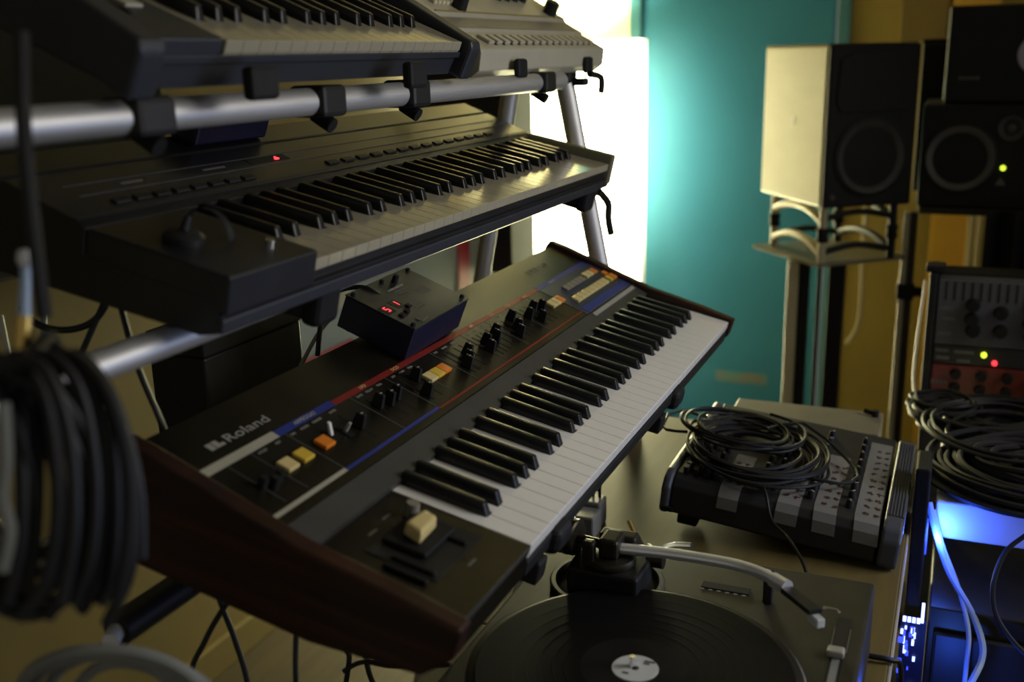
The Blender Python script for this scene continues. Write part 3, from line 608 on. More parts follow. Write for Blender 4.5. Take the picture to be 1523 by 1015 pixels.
ttp('cartridge', MB().hexa([(.302, -.226, -.116), (.296, -.220, -.116), (.282, -.231, -.116), (.288, -.238, -.116)], [(.302, -.226, -.1062), (.296, -.220, -.1062), (.282, -.231, -.1062), (.288, -.238, -.1062)]), 'label_white', bevel=.0015)
ttp('finger_lift', MB().tube([(.300, -.234, -.101), (.296, -.246, -.099), (.290, -.250, -.098)], .0012), 'chrome', smooth=True)
ttp('arm_rest', MB().box(.366, .378, -.176, -.166, -.146, -.110), 'black_plastic', bevel=.002)
ttp('arm_clip', MB().tube([(.368, -.172, -.110), (.362, -.160, -.105), (.352, -.160, -.104)], .0032, n=8), 'aluminium', smooth=True)
ttp('cue_lever', MB().tube([(.375, -.040, -.118), (.385, -.060, -.106), (.384, -.085, -.101)], .0032), 'chrome', smooth=True)
ttp('skate_dial', MB().cyl((.373, -.040, -.118), (.373, -.058, -.118), .010, n=20), 'black_metal', smooth=True)

rc = thing('vinyl_record', 'black vinyl record with small white centre disc on the turntable platter', 'record', (PC[0], PC[1], -.1368))
MB().lathe([(.0037, 0), (.147, 0), (.1478, .0009), (.147, .0018), (.060, .0016), (.052, .0020), (.0037, .0020)], (0, 0, 0), (0, 0, 1), 72).obj('disc', 'vinyl', rc, smooth=True)
gr = MB()
for r in (.140, .128, .113, .1, .088, .075, .064): gr.lathe([(r - .0012, .0017), (r, .00195), (r + .0012, .0017)], (0, 0, 0), (0, 0, 1), 64)
gr.obj('groove_bands', 'vinyl', rc, smooth=True)
MB().lathe([(.0037, .0021), (.0495, .0021), (.0500, .0019)], (0, 0, 0), (0, 0, 1), 48).obj('label_paper', 'record_label', rc)
MB().lathe([(.0037, .0026), (.0215, .0026), (.0218, .0021)], (-.002, -.003, 0), (0, 0, 1), 40).obj('label_disc', 'label_white', rc)
for x, y, l in ((.012, -.010, .010), (.008, -.008, .006), (-.013, .006, .006)):
    MB().box(x - .0014, x + .0014, y - l / 2 - .003, y + l / 2 - .003, .0026, .0029).obj('print_mark', 'rack_grey', rc)
MB().box(-.006, .001, -.0055, -.0045, .0026, .0029).obj('print_mark', 'rack_grey', rc)

# ------------------------------------------------------------------ mixer on the desk with its tapes
MX, MY = .700, -.281
mr = math.atan(.035 / .315)
mx = thing('mixing_desk', 'black mixing desk with written tape strips under a coil of black cable', 'mixer', (MX, MY, DZ + .003), (mr, 0, 0))
ML, MWd, MH = .335, .318, .056
prof = [(-.004, .004), (.0, 0), (ML, 0), (ML, MH), (.018, MH), (.006, MH - .004), (-.002, MH - .014)]
MB().prism(prof, .026, MWd - .014, axis='y').obj('chassis', 'mixer_black', mx, bevel=.002)
for y0, y1 in ((-.004, .022), (MWd - .013, MWd)):
    MB().prism([(-.010, .006), (-.004, -.001), (ML + .004, -.001), (ML + .004, MH - .001), (ML - .01, MH + .004), (.018, MH + .004), (.0, MH - .002), (-.010, MH - .016)], y0, y1, axis='y').obj('side_cheek', 'mixer_cheek', mx, bevel=.005, seg=3)
for i in range(6): MB().hexa([(.03, -.002 + i * .004, MH + .001), (ML - .02, -.002 + i * .004, MH + .001), (ML - .02, i * .004, MH + .001), (.03, i * .004, MH + .001)], [(.03, -.002 + i * .004, MH + .0056), (ML - .02, -.002 + i * .004, MH + .0056), (ML - .02, i * .004, MH + .0056), (.03, i * .004, MH + .0056)]).obj('cheek_rib', 'mixer_cheek', mx)
MB().box(-.0125, -.008, MWd - .020, MWd - .004, .006, .012).obj('foot', 'black_rubber', mx)
for x in (.03, .29):
    MB().box(x, x + .03, MWd - .05, MWd - .02, -.0300, -.0005).obj('foot', 'black_rubber', mx, bevel=.004)
    MB().box(x, x + .03, .02, .05, -.0032, -.0005).obj('foot', 'black_rubber', mx, bevel=.001)
def mz(x): return MH
def tape(y, wd, L, rag):
    mb = MB(); t = .0007
    pr = [(-.0052, MH - .030), (-.0030, MH - .014), (.005, MH - .0035), (.018, MH), (L, mz(L))]
    for i in range(len(pr) - 1):
        (x0, z0), (x1, z1) = pr[i], pr[i + 1]
        y0 = y - wd / 2 + rag * i; y1 = y - wd / 2 + rag * (i + 1)
        mb.add([(x0 - t, y0, z0 + t), (x0 - t, y0 + wd, z0 + t), (x1 - t * (i < 2), y1 + wd, z1 + t), (x1 - t * (i < 2), y1, z1 + t),
                (x0, y0, z0), (x0, y0 + wd, z0), (x1, y1 + wd, z1), (x1, y1, z1)], [(0, 1, 2, 3), (7, 6, 5, 4), (0, 4, 5, 1), (1, 5, 6, 2), (2, 6, 7, 3), (3, 7, 4, 0)])
    return mb
TAPES = ((.225, .028, .13, .0), (.145, .030, .10, .0), (.094, .030, .21, .0012), (.040, .032, .30, .0012))
for k, (y, wd, L, rag) in enumerate(TAPES):
    t_ = tape(y, wd, L, rag).obj('tape_strip', 'tape', mx)
    n = int((L - .03) / .024)
    ink = MB()
    for i in range(n):
        x = .024 + i * .024
        for c in range(2):
            yy = y + (-.007 if c else .006)
            for q in range(3):
                a = random.uniform(-.003, .003); b = random.uniform(-.003, .003)
                ink.box(x + a - .0036, x + a + .0036, yy + b - .0011, yy + b + .0011, mz(x) + .0008, mz(x) + .0011)
                ink.box(x + b - .0011, x + b + .0011, yy + a - .0028, yy + a + .0028, mz(x) + .0008, mz(x) + .0011)
    ink.obj('handwriting', 'tape_ink', t_)
kn = MB().lathe([(.0, .0115), (.0042, .0112), (.0050, .009), (.0058, 0)], (0, 0, 0), (0, 0, 1), 14).mesh('knob', 'black_plastic', smooth=True)
ln = MB().box(-.0006, .0046, -.0006, .0006, .0114, .0120).mesh('pointer', 'stripe_white')
for y in (.0685, .120, .170, .188, .254, .272, .290):
    for i in range(9):
        x = .035 + i * .031
        if x > ML - .02: continue
        o = link('knob', kn, mx); o.location = (x, y, mz(x)); o.rotation_euler = (0, 0, random.uniform(0, 6))
        p = link('pointer', ln, o)
for i in range(4):
    y = .246 + i * .014
    MB().box(.016, .030, y, y + .007, MH, MH + .010).obj('fader_cap', 'black_rubber', mx, bevel=.001)

# grey rack box behind the mixer
rb = thing('rack_unit', 'low grey metal box standing behind the mixer at the far desk end', 'device', (1.045, -.233, DZ))
MB().box(.0, .115, .0, .247, .004, .063).obj('case', 'grey_metal', rb, bevel=.002)
MB().box(-.003, .0, -.004, .251, .010, .056).obj('front_panel', 'beige_dark', rb, bevel=.001)
MB().cyl((.09, .012, .063), (.09, .012, .074), .006).obj('plug', 'black_rubber', rb, smooth=True)
MB().cyl((.09, .014, .068), (.096, .030, .070), .004).obj('plug', 'black_rubber', rb, smooth=True)
for x in (.012, .1):
    for y in (.015, .23): MB().cyl((x, y, 0), (x, y, .004), .008).obj('foot', 'black_rubber', rb)

# coil of cable heaped on the mixer
def mtop(x, y): return DZ + .003 + (MH + .004) * math.cos(mr) + (y - MY) * math.tan(mr)
def coil_path(cx, cy, ra, rb_, turns, jitter, r, top, grow=.0024, seed=1, per=26, tilt=.0):
    rnd = random.Random(seed); pts = []; k = 0; base = [rnd.uniform(-1, 1) for _ in range(turns + 2)]; bx = [rnd.uniform(-1, 1) for _ in range(turns + 2)]; by = [rnd.uniform(-1, 1) for _ in range(turns + 2)]
    for i in range(turns * per):
        t = i / per; n = int(t); f = t - n
        s = lambda A: A[n] * (1 - f) + A[n + 1] * f
        a = 2 * math.pi * t
        fx = 1 + jitter * s(base)
        x = cx + ra * fx * math.cos(a) + .018 * s(bx); y = cy + rb_ * fx * math.sin(a) + .018 * s(by)
        pts.append((x, y, top(x, y) + r + grow * t + .002 * math.sin(3 * a + n)))
    return pts
pts = [(1.00, .075, mtop(1.0, .03) + .006), (.94, .088, mtop(.94, .03) + .004), (.87, .078, mtop(.87, .03) + .008), (.84, .045, mtop(.84, .03) + .014)]
pts = [(.835, .030, mtop(.835, .03) + .012), (.850, .066, mtop(.85, .03) + .006), (.885, .078, mtop(.885, .03) + .006), (.930, .060, mtop(.93, .03) + .012)] + coil_path(.815, -.078, .096, .086, 15, .24, .0030, mtop, .0013, 3)
pts += [(.930, -.13, mtop(.93, -.13) + .03), (.870, -.200, mtop(.87, -.2) + .012), (.815, -.222, mtop(.815, -.22) + .010), (.775, -.200, mtop(.775, -.2) + .010), (.770, -.15, mtop(.77, -.15) + .012)]
tag(MB().tube(pts, .0024, n=7, smooth=2).obj('cable_coil', 'black_cable', smooth=True), 'coil of thin black cable heaped on top of the mixer', 'cable')
pc_ = coil_path(.865, -.050, .066, .078, 6, .24, .0030, lambda x, y: mtop(x, y) + .016, .0016, 9)
tag(MB().tube(pc_, .0024, n=7, smooth=2).obj('cable_coil', 'black_cable', smooth=True), 'smaller loop of black cable lying at the back of the coil on the mixer', 'cable')
tag(MB().tube([(.735, -.095, mtop(.735, -.095) + .004), (.700, -.112, mtop(.70, -.112) + .006), (.663, -.128, -.187), (.60, -.160, -.180), (.545, -.188, -.190), (.505, -.200, -.215), (.492, -.203, DZ + .003)], .0022, smooth=6).obj('thin_cable', 'black_cable', smooth=True), 'thin black cable trailing down the front of the mixer', 'cable')

# cable and jack plug along the far side of the turntable
pl = thing('audio_cable', 'black audio cable with a small plug lying along the turntable back edge', 'cable', (.50, -.05, DZ))
def plp(name, mb, m, **k):
    mb.v = [(v[0] - .5, v[1] + .05, v[2] - DZ) for v in mb.v]; return mb.obj(name, m, pl, **k)
plp('cord', MB().tube([(.590, .030, -.222), (.560, .01, -.200), (.50, -.02, -.185), (.478, -.06, -.215), (.474, -.10, -.236), (.470, -.16, -.240), (.470, -.22, -.243), (.468, -.27, -.244), (.470, -.294, -.2455), (.480, -.305, -.260), (.490, -.308, -.35)], .0032, smooth=5), 'black_cable', smooth=True)
plp('plug_body', MB().cyl((.586, .028, -.222), (.612, .043, -.219), .0065), 'black_rubber', smooth=True)
plp('plug_tip', MB().cyl((.612, .043, -.219), (.650, .065, -.214), .0028), 'gold', smooth=True)

# grey plug adapter on the desk behind the turntable
ad = thing('plug_adapter', 'small grey plug adapter standing on the desk beneath the synthesizer front', 'adapter', (.665, .135, DZ))
MB().box(-.020, .018, -.019, .019, 0, .034).obj('lower_block', 'adapter_grey', ad, bevel=.003)
MB().box(.019, .052, -.016, .016, 0, .040).obj('upper_block', 'adapter_grey', ad, bevel=.003)
for y in (-.008, .002, .012): MB().cyl((.042, y, .040), (.044, y, .062), .0022, n=10).obj('prong', 'black_rubber', ad, smooth=True)
MB().cyl((.043, -.008, .050), (.043, .002, .050), .0018, n=8).obj('prong_bar', 'black_rubber', ad)
tag(MB().tube([(.640, .150, -.235), (.60, .165, -.243), (.56, .150, -.244), (.53, .125, -.244), (.52, .15, -.244), (.50, .17, -.244), (.47, .155, -.245)], .004, smooth=6).obj('power_cord', 'black_cable', smooth=True), 'black power cord looping on the desk between turntable and synthesizer', 'cable')
tag(MB().tube([(.46, .105, -.236), (.50, .120, -.236), (.525, .140, -.238), (.49, .160, -.242), (.44, .150, -.244)], .0055, smooth=6).obj('power_cord', 'black_rubber', smooth=True), 'thicker black lead bunched at the turntable left edge under the synthesizer', 'cable')

# ------------------------------------------------------------------ loudspeaker on its stand
def frame(org, ang):   # local +x = along the front to its right, local +y = depth (front to back), z up
    return Matrix.Translation(org) @ Matrix.Rotation(ang, 4, 'Z')
sp_o = (1.942, -.023, .047); sp_a = math.atan2(-.190, .130)
sp = thing('loudspeaker', 'loudspeaker cabinet with brightly lit cream side and black front beside the door', 'speaker', group='studio loudspeakers by the door')
sp.matrix_world = frame(sp_o, sp_a)
SW, SD, SH = .230, .355, .378
MB().box(0, SW, .018, SD, 0, SH).obj('cabinet', 'speaker_side', sp, bevel=.006)
MB().box(.0005, SW - .0005, 0, .0175, .0005, SH - .0005).obj('baffle', 'speaker_front', sp, bevel=.005)
MB().box(.001, SW - .001, .0178, SD - .002, SH + .0002, SH + .003).obj('top_panel', 'speaker_front', sp)
hx = [(0.030, .225), (.200, .225), (.212, .250), (.205, .345), (.172, .362), (.058, .362), (.025, .345), (.018, .250)]
MB().prism(hx, -.004, -.0003, axis='y').obj('waveguide', 'speaker_front', sp, bevel=.0015)
MB().lathe([(.062, 0), (.05, .008), (.020, .012), (.013, .011), (.009, .005), (0, .004)], (SW / 2, -.0042, .295), (0, 1, 0), 32).obj('tweeter', 'speaker_cone', sp, smooth=True)
MB().lathe([(.088, -.002), (.084, -.006), (.078, -.004), (.072, .0), (.035, .022), (.022, .023), (.012, .016), (0, .013)], (SW / 2, -.001, .118), (0, 1, 0), 40).obj('woofer', 'speaker_cone', sp, smooth=True)
MB().lathe([(.090, 0), (.094, -.003), (.088, -.005), (.085, 0)], (SW / 2, -.001, .118), (0, 1, 0), 40).obj('woofer_ring', 'black_plastic', sp, smooth=True)
MB().cyl((.022, -.0005, .026), (.022, -.003, .026), .007).obj('power_knob', 'bevel_grey', sp, smooth=True)
MB().cyl((-.0001, SD * .50, SH * .52), (-.0006, SD * .50, SH * .52), .0135, n=28).obj('badge', 'badge_white', sp, label='round white badge on the lit side')
# isolation frame under the cabinet
iso = thing('isolation_stand', 'black tubular isolation frame holding the cream sided loudspeaker above its plate', 'stand')
iso.matrix_world = frame(sp_o, sp_a) @ Matrix.Translation((0, 0, -.137))
IH = .137
for x in (.020, .205):  # left posts and arches get the lamplit tone, the frame is black
    for y in (.032, .300):
        MB().cyl((x, y, .0), (x, y, .050), .010, n=14).obj('post', 'post_lit' if x < .1 else 'black_plastic', iso, smooth=True)
        MB().cyl((x, y, .085), (x, y, IH - .001), .010, n=14).obj('post', 'post_lit' if x < .1 else 'black_plastic', iso, smooth=True)
        MB().lathe([(.0, .050), (.013, .050), (.015, .058), (.012, .067), (.015, .077), (.013, .085), (0, .085)], (x, y, 0), (0, 0, 1), 18).obj('isolator', 'black_rubber', iso, smooth=True)
    MB().tube([(x, .034, .100), (x, .10, .120), (x, .166, .126), (x, .23, .120), (x, .298, .100)], .0105, n=10).obj('arch_bar', 'post_lit' if x < .1 else 'black_plastic', iso, smooth=True)
    MB().tube([(x, .034, .022), (x, .10, .042), (x, .166, .048), (x, .23, .042), (x, .298, .022)], .0105, n=10).obj('arch_bar', 'post_lit' if x < .1 else 'black_plastic', iso, smooth=True)
for y in (.032, .300):
    MB().tube([(.02, y, .106), (.11, y, .122), (.205, y, .106)], .008, n=10).obj('cross_bar', 'black_plastic', iso, smooth=True)
    MB().tube([(.02, y, .024), (.11, y, .040), (.205, y, .024)], .008, n=10).obj('cross_bar', 'black_plastic', iso, smooth=True)
ss = thing('speaker_stand', 'tall four post speaker stand with square plate in front of the door', 'stand')
PZ = -.090
ss.matrix_world = Matrix.Translation((1.964, -.014, 0)) @ Matrix.Rotation(math.atan2(-.192, .166), 4, 'Z')
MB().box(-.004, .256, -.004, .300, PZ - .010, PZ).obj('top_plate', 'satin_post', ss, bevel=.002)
ssi = ss.matrix_world.inverted()
def sspost(x0, x1, y0, y1, m):
    mb = MB().box(x0, x1, y0, y1, FZ + .025, PZ - .0105); mb.v = [tuple(ssi @ Vector(v)) for v in mb.v]; mb.obj('post', m, ss, bevel=.002)
sspost(2.030, 2.062, .0375, .0660, 'post_lit'); sspost(2.030, 2.062, .0120, .0370, 'black_rubber')  # pale box stands for the lamplit face of the black post
sspost(2.055, 2.070, -.0140, -.0050, 'black_rubber'); sspost(2.055, 2.095, -.0720, -.0330, 'black_rubber')
MB().box(-.05, .30, -.04, .33, FZ, FZ + .025).obj('base_plate', 'black_metal', ss, bevel=.004)

# ------------------------------------------------------------------ second loudspeaker, lying on its side, on its own stand
s2_a = math.radians(-90)
s2 = thing('loudspeaker', 'black loudspeaker lying sideways with a green light at the right edge', 'speaker', group='studio loudspeakers by the door')
s2.matrix_world = frame((2.111, -.2235, .0365), s2_a) @ Matrix.Scale(1.06, 4)
MB().box(0, .372, .012, .28, 0, .232).obj('cabinet', 'speaker_front', s2, bevel=.006)
MB().box(.002, .370, 0, .0115, .002, .230).obj('baffle', 'speaker_front', s2, bevel=.004)
MB().lathe([(.074, -.002), (.070, -.007), (.064, -.004), (.058, .001), (.030, .016), (.018, .017), (.010, .010), (0, .008)], (.086, -.001, .112), (0, 1, 0), 40).obj('woofer', 'cone_grey', s2, smooth=True)
MB().lathe([(.076, 0), (.080, -.003), (.075, -.005), (.072, 0)], (.086, -.001, .112), (0, 1, 0), 40).obj('woofer_ring', 'black_plastic', s2, smooth=True)
MB().lathe([(.028, -.001), (.027, -.005), (.022, -.004), (.019, 0), (.012, .002), (.009, -.002), (0, -.004)], (.186, -.001, .180), (0, 1, 0), 28).obj('tweeter', 'bevel_grey', s2, smooth=True)
MB().cyl((.1765, -.0003, .0925), (.1765, -.004, .0925), .0052, n=14).obj('indicator_light', 'green_led', s2, smooth=True, label='glowing green light')
MB().prism([(.163, .054), (.185, .054), (.174, .072)], -.0012, -.0002, axis='y').obj('triangle_mark', 'print_dim', s2)
t3 = thing('speaker_stand', 'thin post stand with black shelf under the sideways loudspeaker', 'stand')
t3.matrix_world = frame((2.111, -.2425, -.0215), s2_a)
MB().box(-.012, .38, .0, .47, .040, .057).obj('shelf', 'black_metal', t3, bevel=.002)
MB().box(-.045, -.030, .03, .055, FZ + .0415, .0385).obj('post', 'post_lit', t3, bevel=.002)  # pale strip painted as lamplight on the black post beside it
MB().box(-.0295, -.012, .03, .055, FZ + .0415, .0385).obj('post', 'black_metal', t3, bevel=.002)
MB().box(-.06, .2, -.02, .2, FZ + .0215, FZ + .0415).obj('base_plate', 'black_metal', t3, bevel=.003)
MB().cyl((-.012, .042, -.165), (.012, .042, -.165), .014, .012).obj('clamp_knob', 'black_rubber', t3, smooth=True)
MB().box(-.050, -.008, .025, .060, -.185, -.145).obj('clamp', 'black_rubber', t3, bevel=.003)

bbx = thing('black_case', 'narrow black box standing behind the sideways loudspeaker next to the cream sided one', 'case', (2.425, -.285, .0360))
MB().box(0, .12, 0, .085, .0, .385).obj('body', 'black_rubber', bbx, bevel=.004)
MB().box(-.002, .122, -.002, .087, .3855, .400).obj('lid', 'black_rubber', bbx, bevel=.003)
# third loudspeaker on top
s3 = thing('loudspeaker', 'black loudspeaker stacked on top with a pale purple ring cone', 'speaker', group='studio loudspeakers by the door')
s3.matrix_world = frame((2.143, -.2648, .2835), math.radians(-90)) @ Matrix.Scale(1.06, 4)
MB().box(0, .32, .010, .26, 0, .212).obj('cabinet', 'speaker_front', s3, bevel=.005)
MB().box(.002, .318, 0, .0095, .002, .210).obj('baffle', 'speaker_front', s3, bevel=.004)
MB().lathe([(.046, -.001), (.044, -.006), (.036, -.004), (.020, .010), (.012, .010), (0, .004)], (.190, -.001, .104), (0, 1, 0), 40).obj('woofer', 'purple_cone', s3, smooth=True, label='pale purple ring cone')
MB().lathe([(.019, -.003), (.016, -.008), (0, -.010)], (.190, .006, .104), (0, 1, 0), 28).obj('dust_cap', 'black_plastic', s3, smooth=True)
mk = MB()
for i in range(5): mk.box(.030 + i * .009, .036 + i * .009, -.0008, -.0002, .052, .058)
mk.obj('print_mark', 'print_dim', s3)

# ------------------------------------------------------------------ effects rack at the right edge
rk = thing('effects_rack', 'black equipment rack at the right edge holding a grey and a red unit', 'rack', (1.50, -.285, FZ), (0, 0, 0))
RT = -.015 - FZ
MB().box(.012, .13, -.50, 0, 0, RT - .3).obj('lower_case', 'black_plastic', rk, bevel=.004)
MB().box(-.005, .13, -.012, .004, RT - .3, RT + .008).obj('side_panel', 'black_plastic', rk, bevel=.003)
MB().box(-.005, .13, -.512, -.496, RT - .3, RT + .008).obj('side_panel', 'black_plastic', rk, bevel=.003)
MB().box(.05, .13, -.496, -.012, RT - .3, RT).obj('inner_body', 'black_plastic', rk)
MB().box(.0, .05, -.024, .012, RT + .0085, RT + .022).obj('corner_block', 'black_rubber', rk, bevel=.003)
pn = MB().box(.0, .049, -.494, -.014, RT - .132, RT - .003).obj('grey_unit', 'rack_grey', rk, bevel=.002, label='grey front panel with black knobs')
for i in range(30): MB().box(-.0012, -.0002, -.480 + i * .0155, -.476 + i * .0155, RT - .042, RT - .006).obj('vent_line', 'black_metal', pn)
for y, z in ((-.078, -.050), (-.078, -.078), (-.082, -.100), (-.128, -.062), (-.130, -.098), (-.180, -.050), (-.180, -.080), (-.184, -.105), (-.230, -.062), (-.230, -.098)):
    MB().cyl((-.0005, y, RT + z), (-.018, y, RT + z), .0135, .011, n=18).obj('knob', 'black_rubber', pn, smooth=True)
for y, z in ((-.030, -.060), (-.035, -.080), (-.030, -.110)): MB().box(-.001, -.0002, y - .014, y + .010, RT + z - .003, RT + z + .003).obj('print_mark', 'print_dim', pn)
dn = MB().box(.004, .049, -.494, -.014, RT - .172, RT - .134).obj('dark_unit', 'mixer_black', rk, bevel=.001)
for y, z, a in ((-.030, -.145, .012), (-.032, -.160, .012), (-.070, -.146, .018), (-.070, -.164, .012)): MB().box(.0028, .0038, y - a, y + a, RT + z - .003, RT + z + .003).obj('print_mark', 'print_dim', dn)
MB().cyl((.0035, -.1055, RT - .1480), (-.002, -.1055, RT - .1480), .0050).obj('indicator_light', 'green_led', dn, label='glowing yellow green light')
MB().cyl((.0035, -.1255, RT - .1625), (-.002, -.1255, RT - .1625), .0046).obj('indicator_light', 'red_led', dn, label='glowing red light')
rn = MB().box(.0, .049, -.494, -.014, RT - .255, RT - .174).obj('red_unit', 'rack_red', rk, bevel=.002, label='red front panel with black knobs')
for y in (-.058, -.104, -.150, -.196, -.242):
    for z in (-.190, -.218): MB().cyl((-.0005, y, RT + z), (-.016, y, RT + z), .0105, .009, n=16).obj('knob', 'black_rubber', rn, smooth=True)
mk = MB()
for i in range(4): mk.box(-.001, -.0002, -.044 + i * .008, -.038 + i * .008, RT - .212, RT - .205)
mk.obj('print_mark', 'print_dim', rn)
MB().box(.004, .049, -.494, -.014, RT - .30, RT - .257).obj('dark_unit', 'mixer_black', rk, bevel=.001)
MB().box(.0028, .0038, -.066, -.048, RT - .281, RT - .272).obj('print_mark', 'print_dim', rk)

# ------------------------------------------------------------------ white side table with cables, computer with blue lights
wt = thing('side_table', 'low white side table lit blue beneath the heap of cables', 'table', (1.08, -.60, FZ))
MB().box(-.19, .26, -.28, .272, .820, .878).obj('tabletop', 'white_laminate', wt, bevel=.003)
for x in (.02, .24):
    for y in (-.25, .24): MB().box(x - .02, x + .02, y - .02, y + .02, 0, .820).obj('leg', 'white_laminate', wt, bevel=.002)
sc_ = tag(MB().box(.82, .90, -.3175, -.2975, -.362, -.150).obj('side_screen', 'black_rubber', bevel=.003), 'upright black board between desk edge and white side table', 'board')
pcx = thing('computer_case', 'black computer case with blue lights inside standing right of the desk', 'computer', (.80, -.36, FZ))
MB().box(.0, .36, -.42, .030, .03, .755).obj('case', 'black_metal', pcx, bevel=.003)
MB().box(-.010, -.0005, -.40, .020, .30, .72).obj('door', 'mixer_black', pcx, bevel=.003)
for y in (-.38, 0):
    for x in (.04, .32): MB().cyl((x, y, 0), (x, y, .03), .015).obj('foot', 'black_rubber', pcx)
tag(MB().box(.868, .885, -.3195, -.3180, -.300, -.250).obj('led_strip', 'blue_glow', bevel=.0003), 'glowing blue light strip on the black board beside the computer', 'light')
lx = thing('light_board', 'blue glowing electronics board below the desk edge at the bottom right', 'electronics', (.800, -.3170, FZ))
MB().box(0, .010, -.012, .022, .48, .725).obj('board', 'box_blue', lx)
MB().box(-.004, -.0005, -.0080, -.0040, .728, .758).obj('light_bar', 'blue_led', lx)
for i in range(4): MB().box(-.004, -.0005, -.0035 + i * .0062, .0010 + i * .0062, .726, .733).obj('light_bar', 'blue_led', lx)
rnd = random.Random(5)
for i in range(34):
    y = rnd.uniform(.001, .021); z = rnd.uniform(.56, .715); a = rnd.uniform(.002, .006); b = rnd.uniform(.003, .012)
    MB().box(-.003 - .0003 * i * .3, -.0005, y - a / 2, y + a / 2, z, z + b).obj('component', 'blue_glow' if i % 3 else 'blue_led', lx)
# heaps of cable
def heap(name, label, cx, cy, ra, rb_, turns, base, r, seed, m='black_cable', grow=.003):
    p = coil_path(cx, cy, ra, rb_, turns, .28, r, lambda x, y: base, grow, seed, per=22)
    return tag(MB().tube(p, r, n=7, smooth=2).obj(name, m, smooth=True), label, 'cable', 'tangled cables on the white side table')
heap('cable_heap', 'big tangled black cable coil on the white side table front', 1.012, -.465, .125, .130, 16, -.2215, .0048, 11, grow=.0016)
heap('cable_heap', 'tighter black cable coil inside the big one on the white side table', 1.040, -.465, .070, .080, 12, -.2215, .0050, 15, grow=.0022)
heap('cable_heap', 'tangled black cables behind the front coil on the white side table', 1.235, -.41, .085, .120, 16, -.2215, .0040, 12, grow=.0016)
heap('cable_heap', 'small inner knot of black cable at the middle of the front coil', 1.035, -.462, .036, .042, 12, -.2215, .0048, 17, grow=.0016)
heap('cable_heap', 'small inner knot of black cable in the rear tangle by the rack', 1.235, -.41, .042, .060, 12, -.2215, .0042, 18, grow=.0016)
heap('cable_heap', 'loose cable loop on top of the tangled coils right of the mixer', 1.15, -.43, .13, .11, 4, -.198, .0034, 13, grow=.003)
heap('cable_heap', 'short bundle of black cables at the far desk corner beside the rack', 1.265, -.335, .045, .050, 10, -.2215, .0032, 14, grow=.0035)
tag(MB().tube([(1.24, -.285, -.20), (1.32, -.272, -.175), (1.40, -.270, -.13), (1.47, -.272, -.07), (1.49, -.274, -.02)], .0028).obj('thin_cable', 'beige', smooth=True), 'pale cable rising beside the left of the equipment rack', 'cable')
for k, (p, lab, m, r) in enumerate((
    ([(.886, -.318, -.225), (.872, -.330, -.262), (.845, -.352, -.310), (.805, -.384, -.345), (.780, -.400, -.372), (.765, -.402, -.395), (.740, -.39, -.42), (.73, -.37, -.48)], 'pale blue lit cable curving out from under the white side table', 'pale_cable', .0045),
    ([(.884, -.325, -.235), (.870, -.340, -.280), (.830, -.366, -.325), (.782, -.383, -.365), (.770, -.384, -.42), (.765, -.384, -.52)], 'thin pale cable hanging straight beside the lit blue cable', 'pale_cable', .0032),
    ([(.86, -.470, -.215), (.855, -.447, -.240), (.838, -.421, -.265), (.81, -.409, -.305), (.791, -.419, -.345), (.77, -.458, -.38), (.76, -.50, -.39)], 'dark blue lit cable bending at the bottom right edge', 'black_cable', .0035))):
    tag(MB().tube(p, r, smooth=6).obj('hanging_cable', m, smooth=True), lab, 'cable', 'loose cables hanging around the stand and side table')

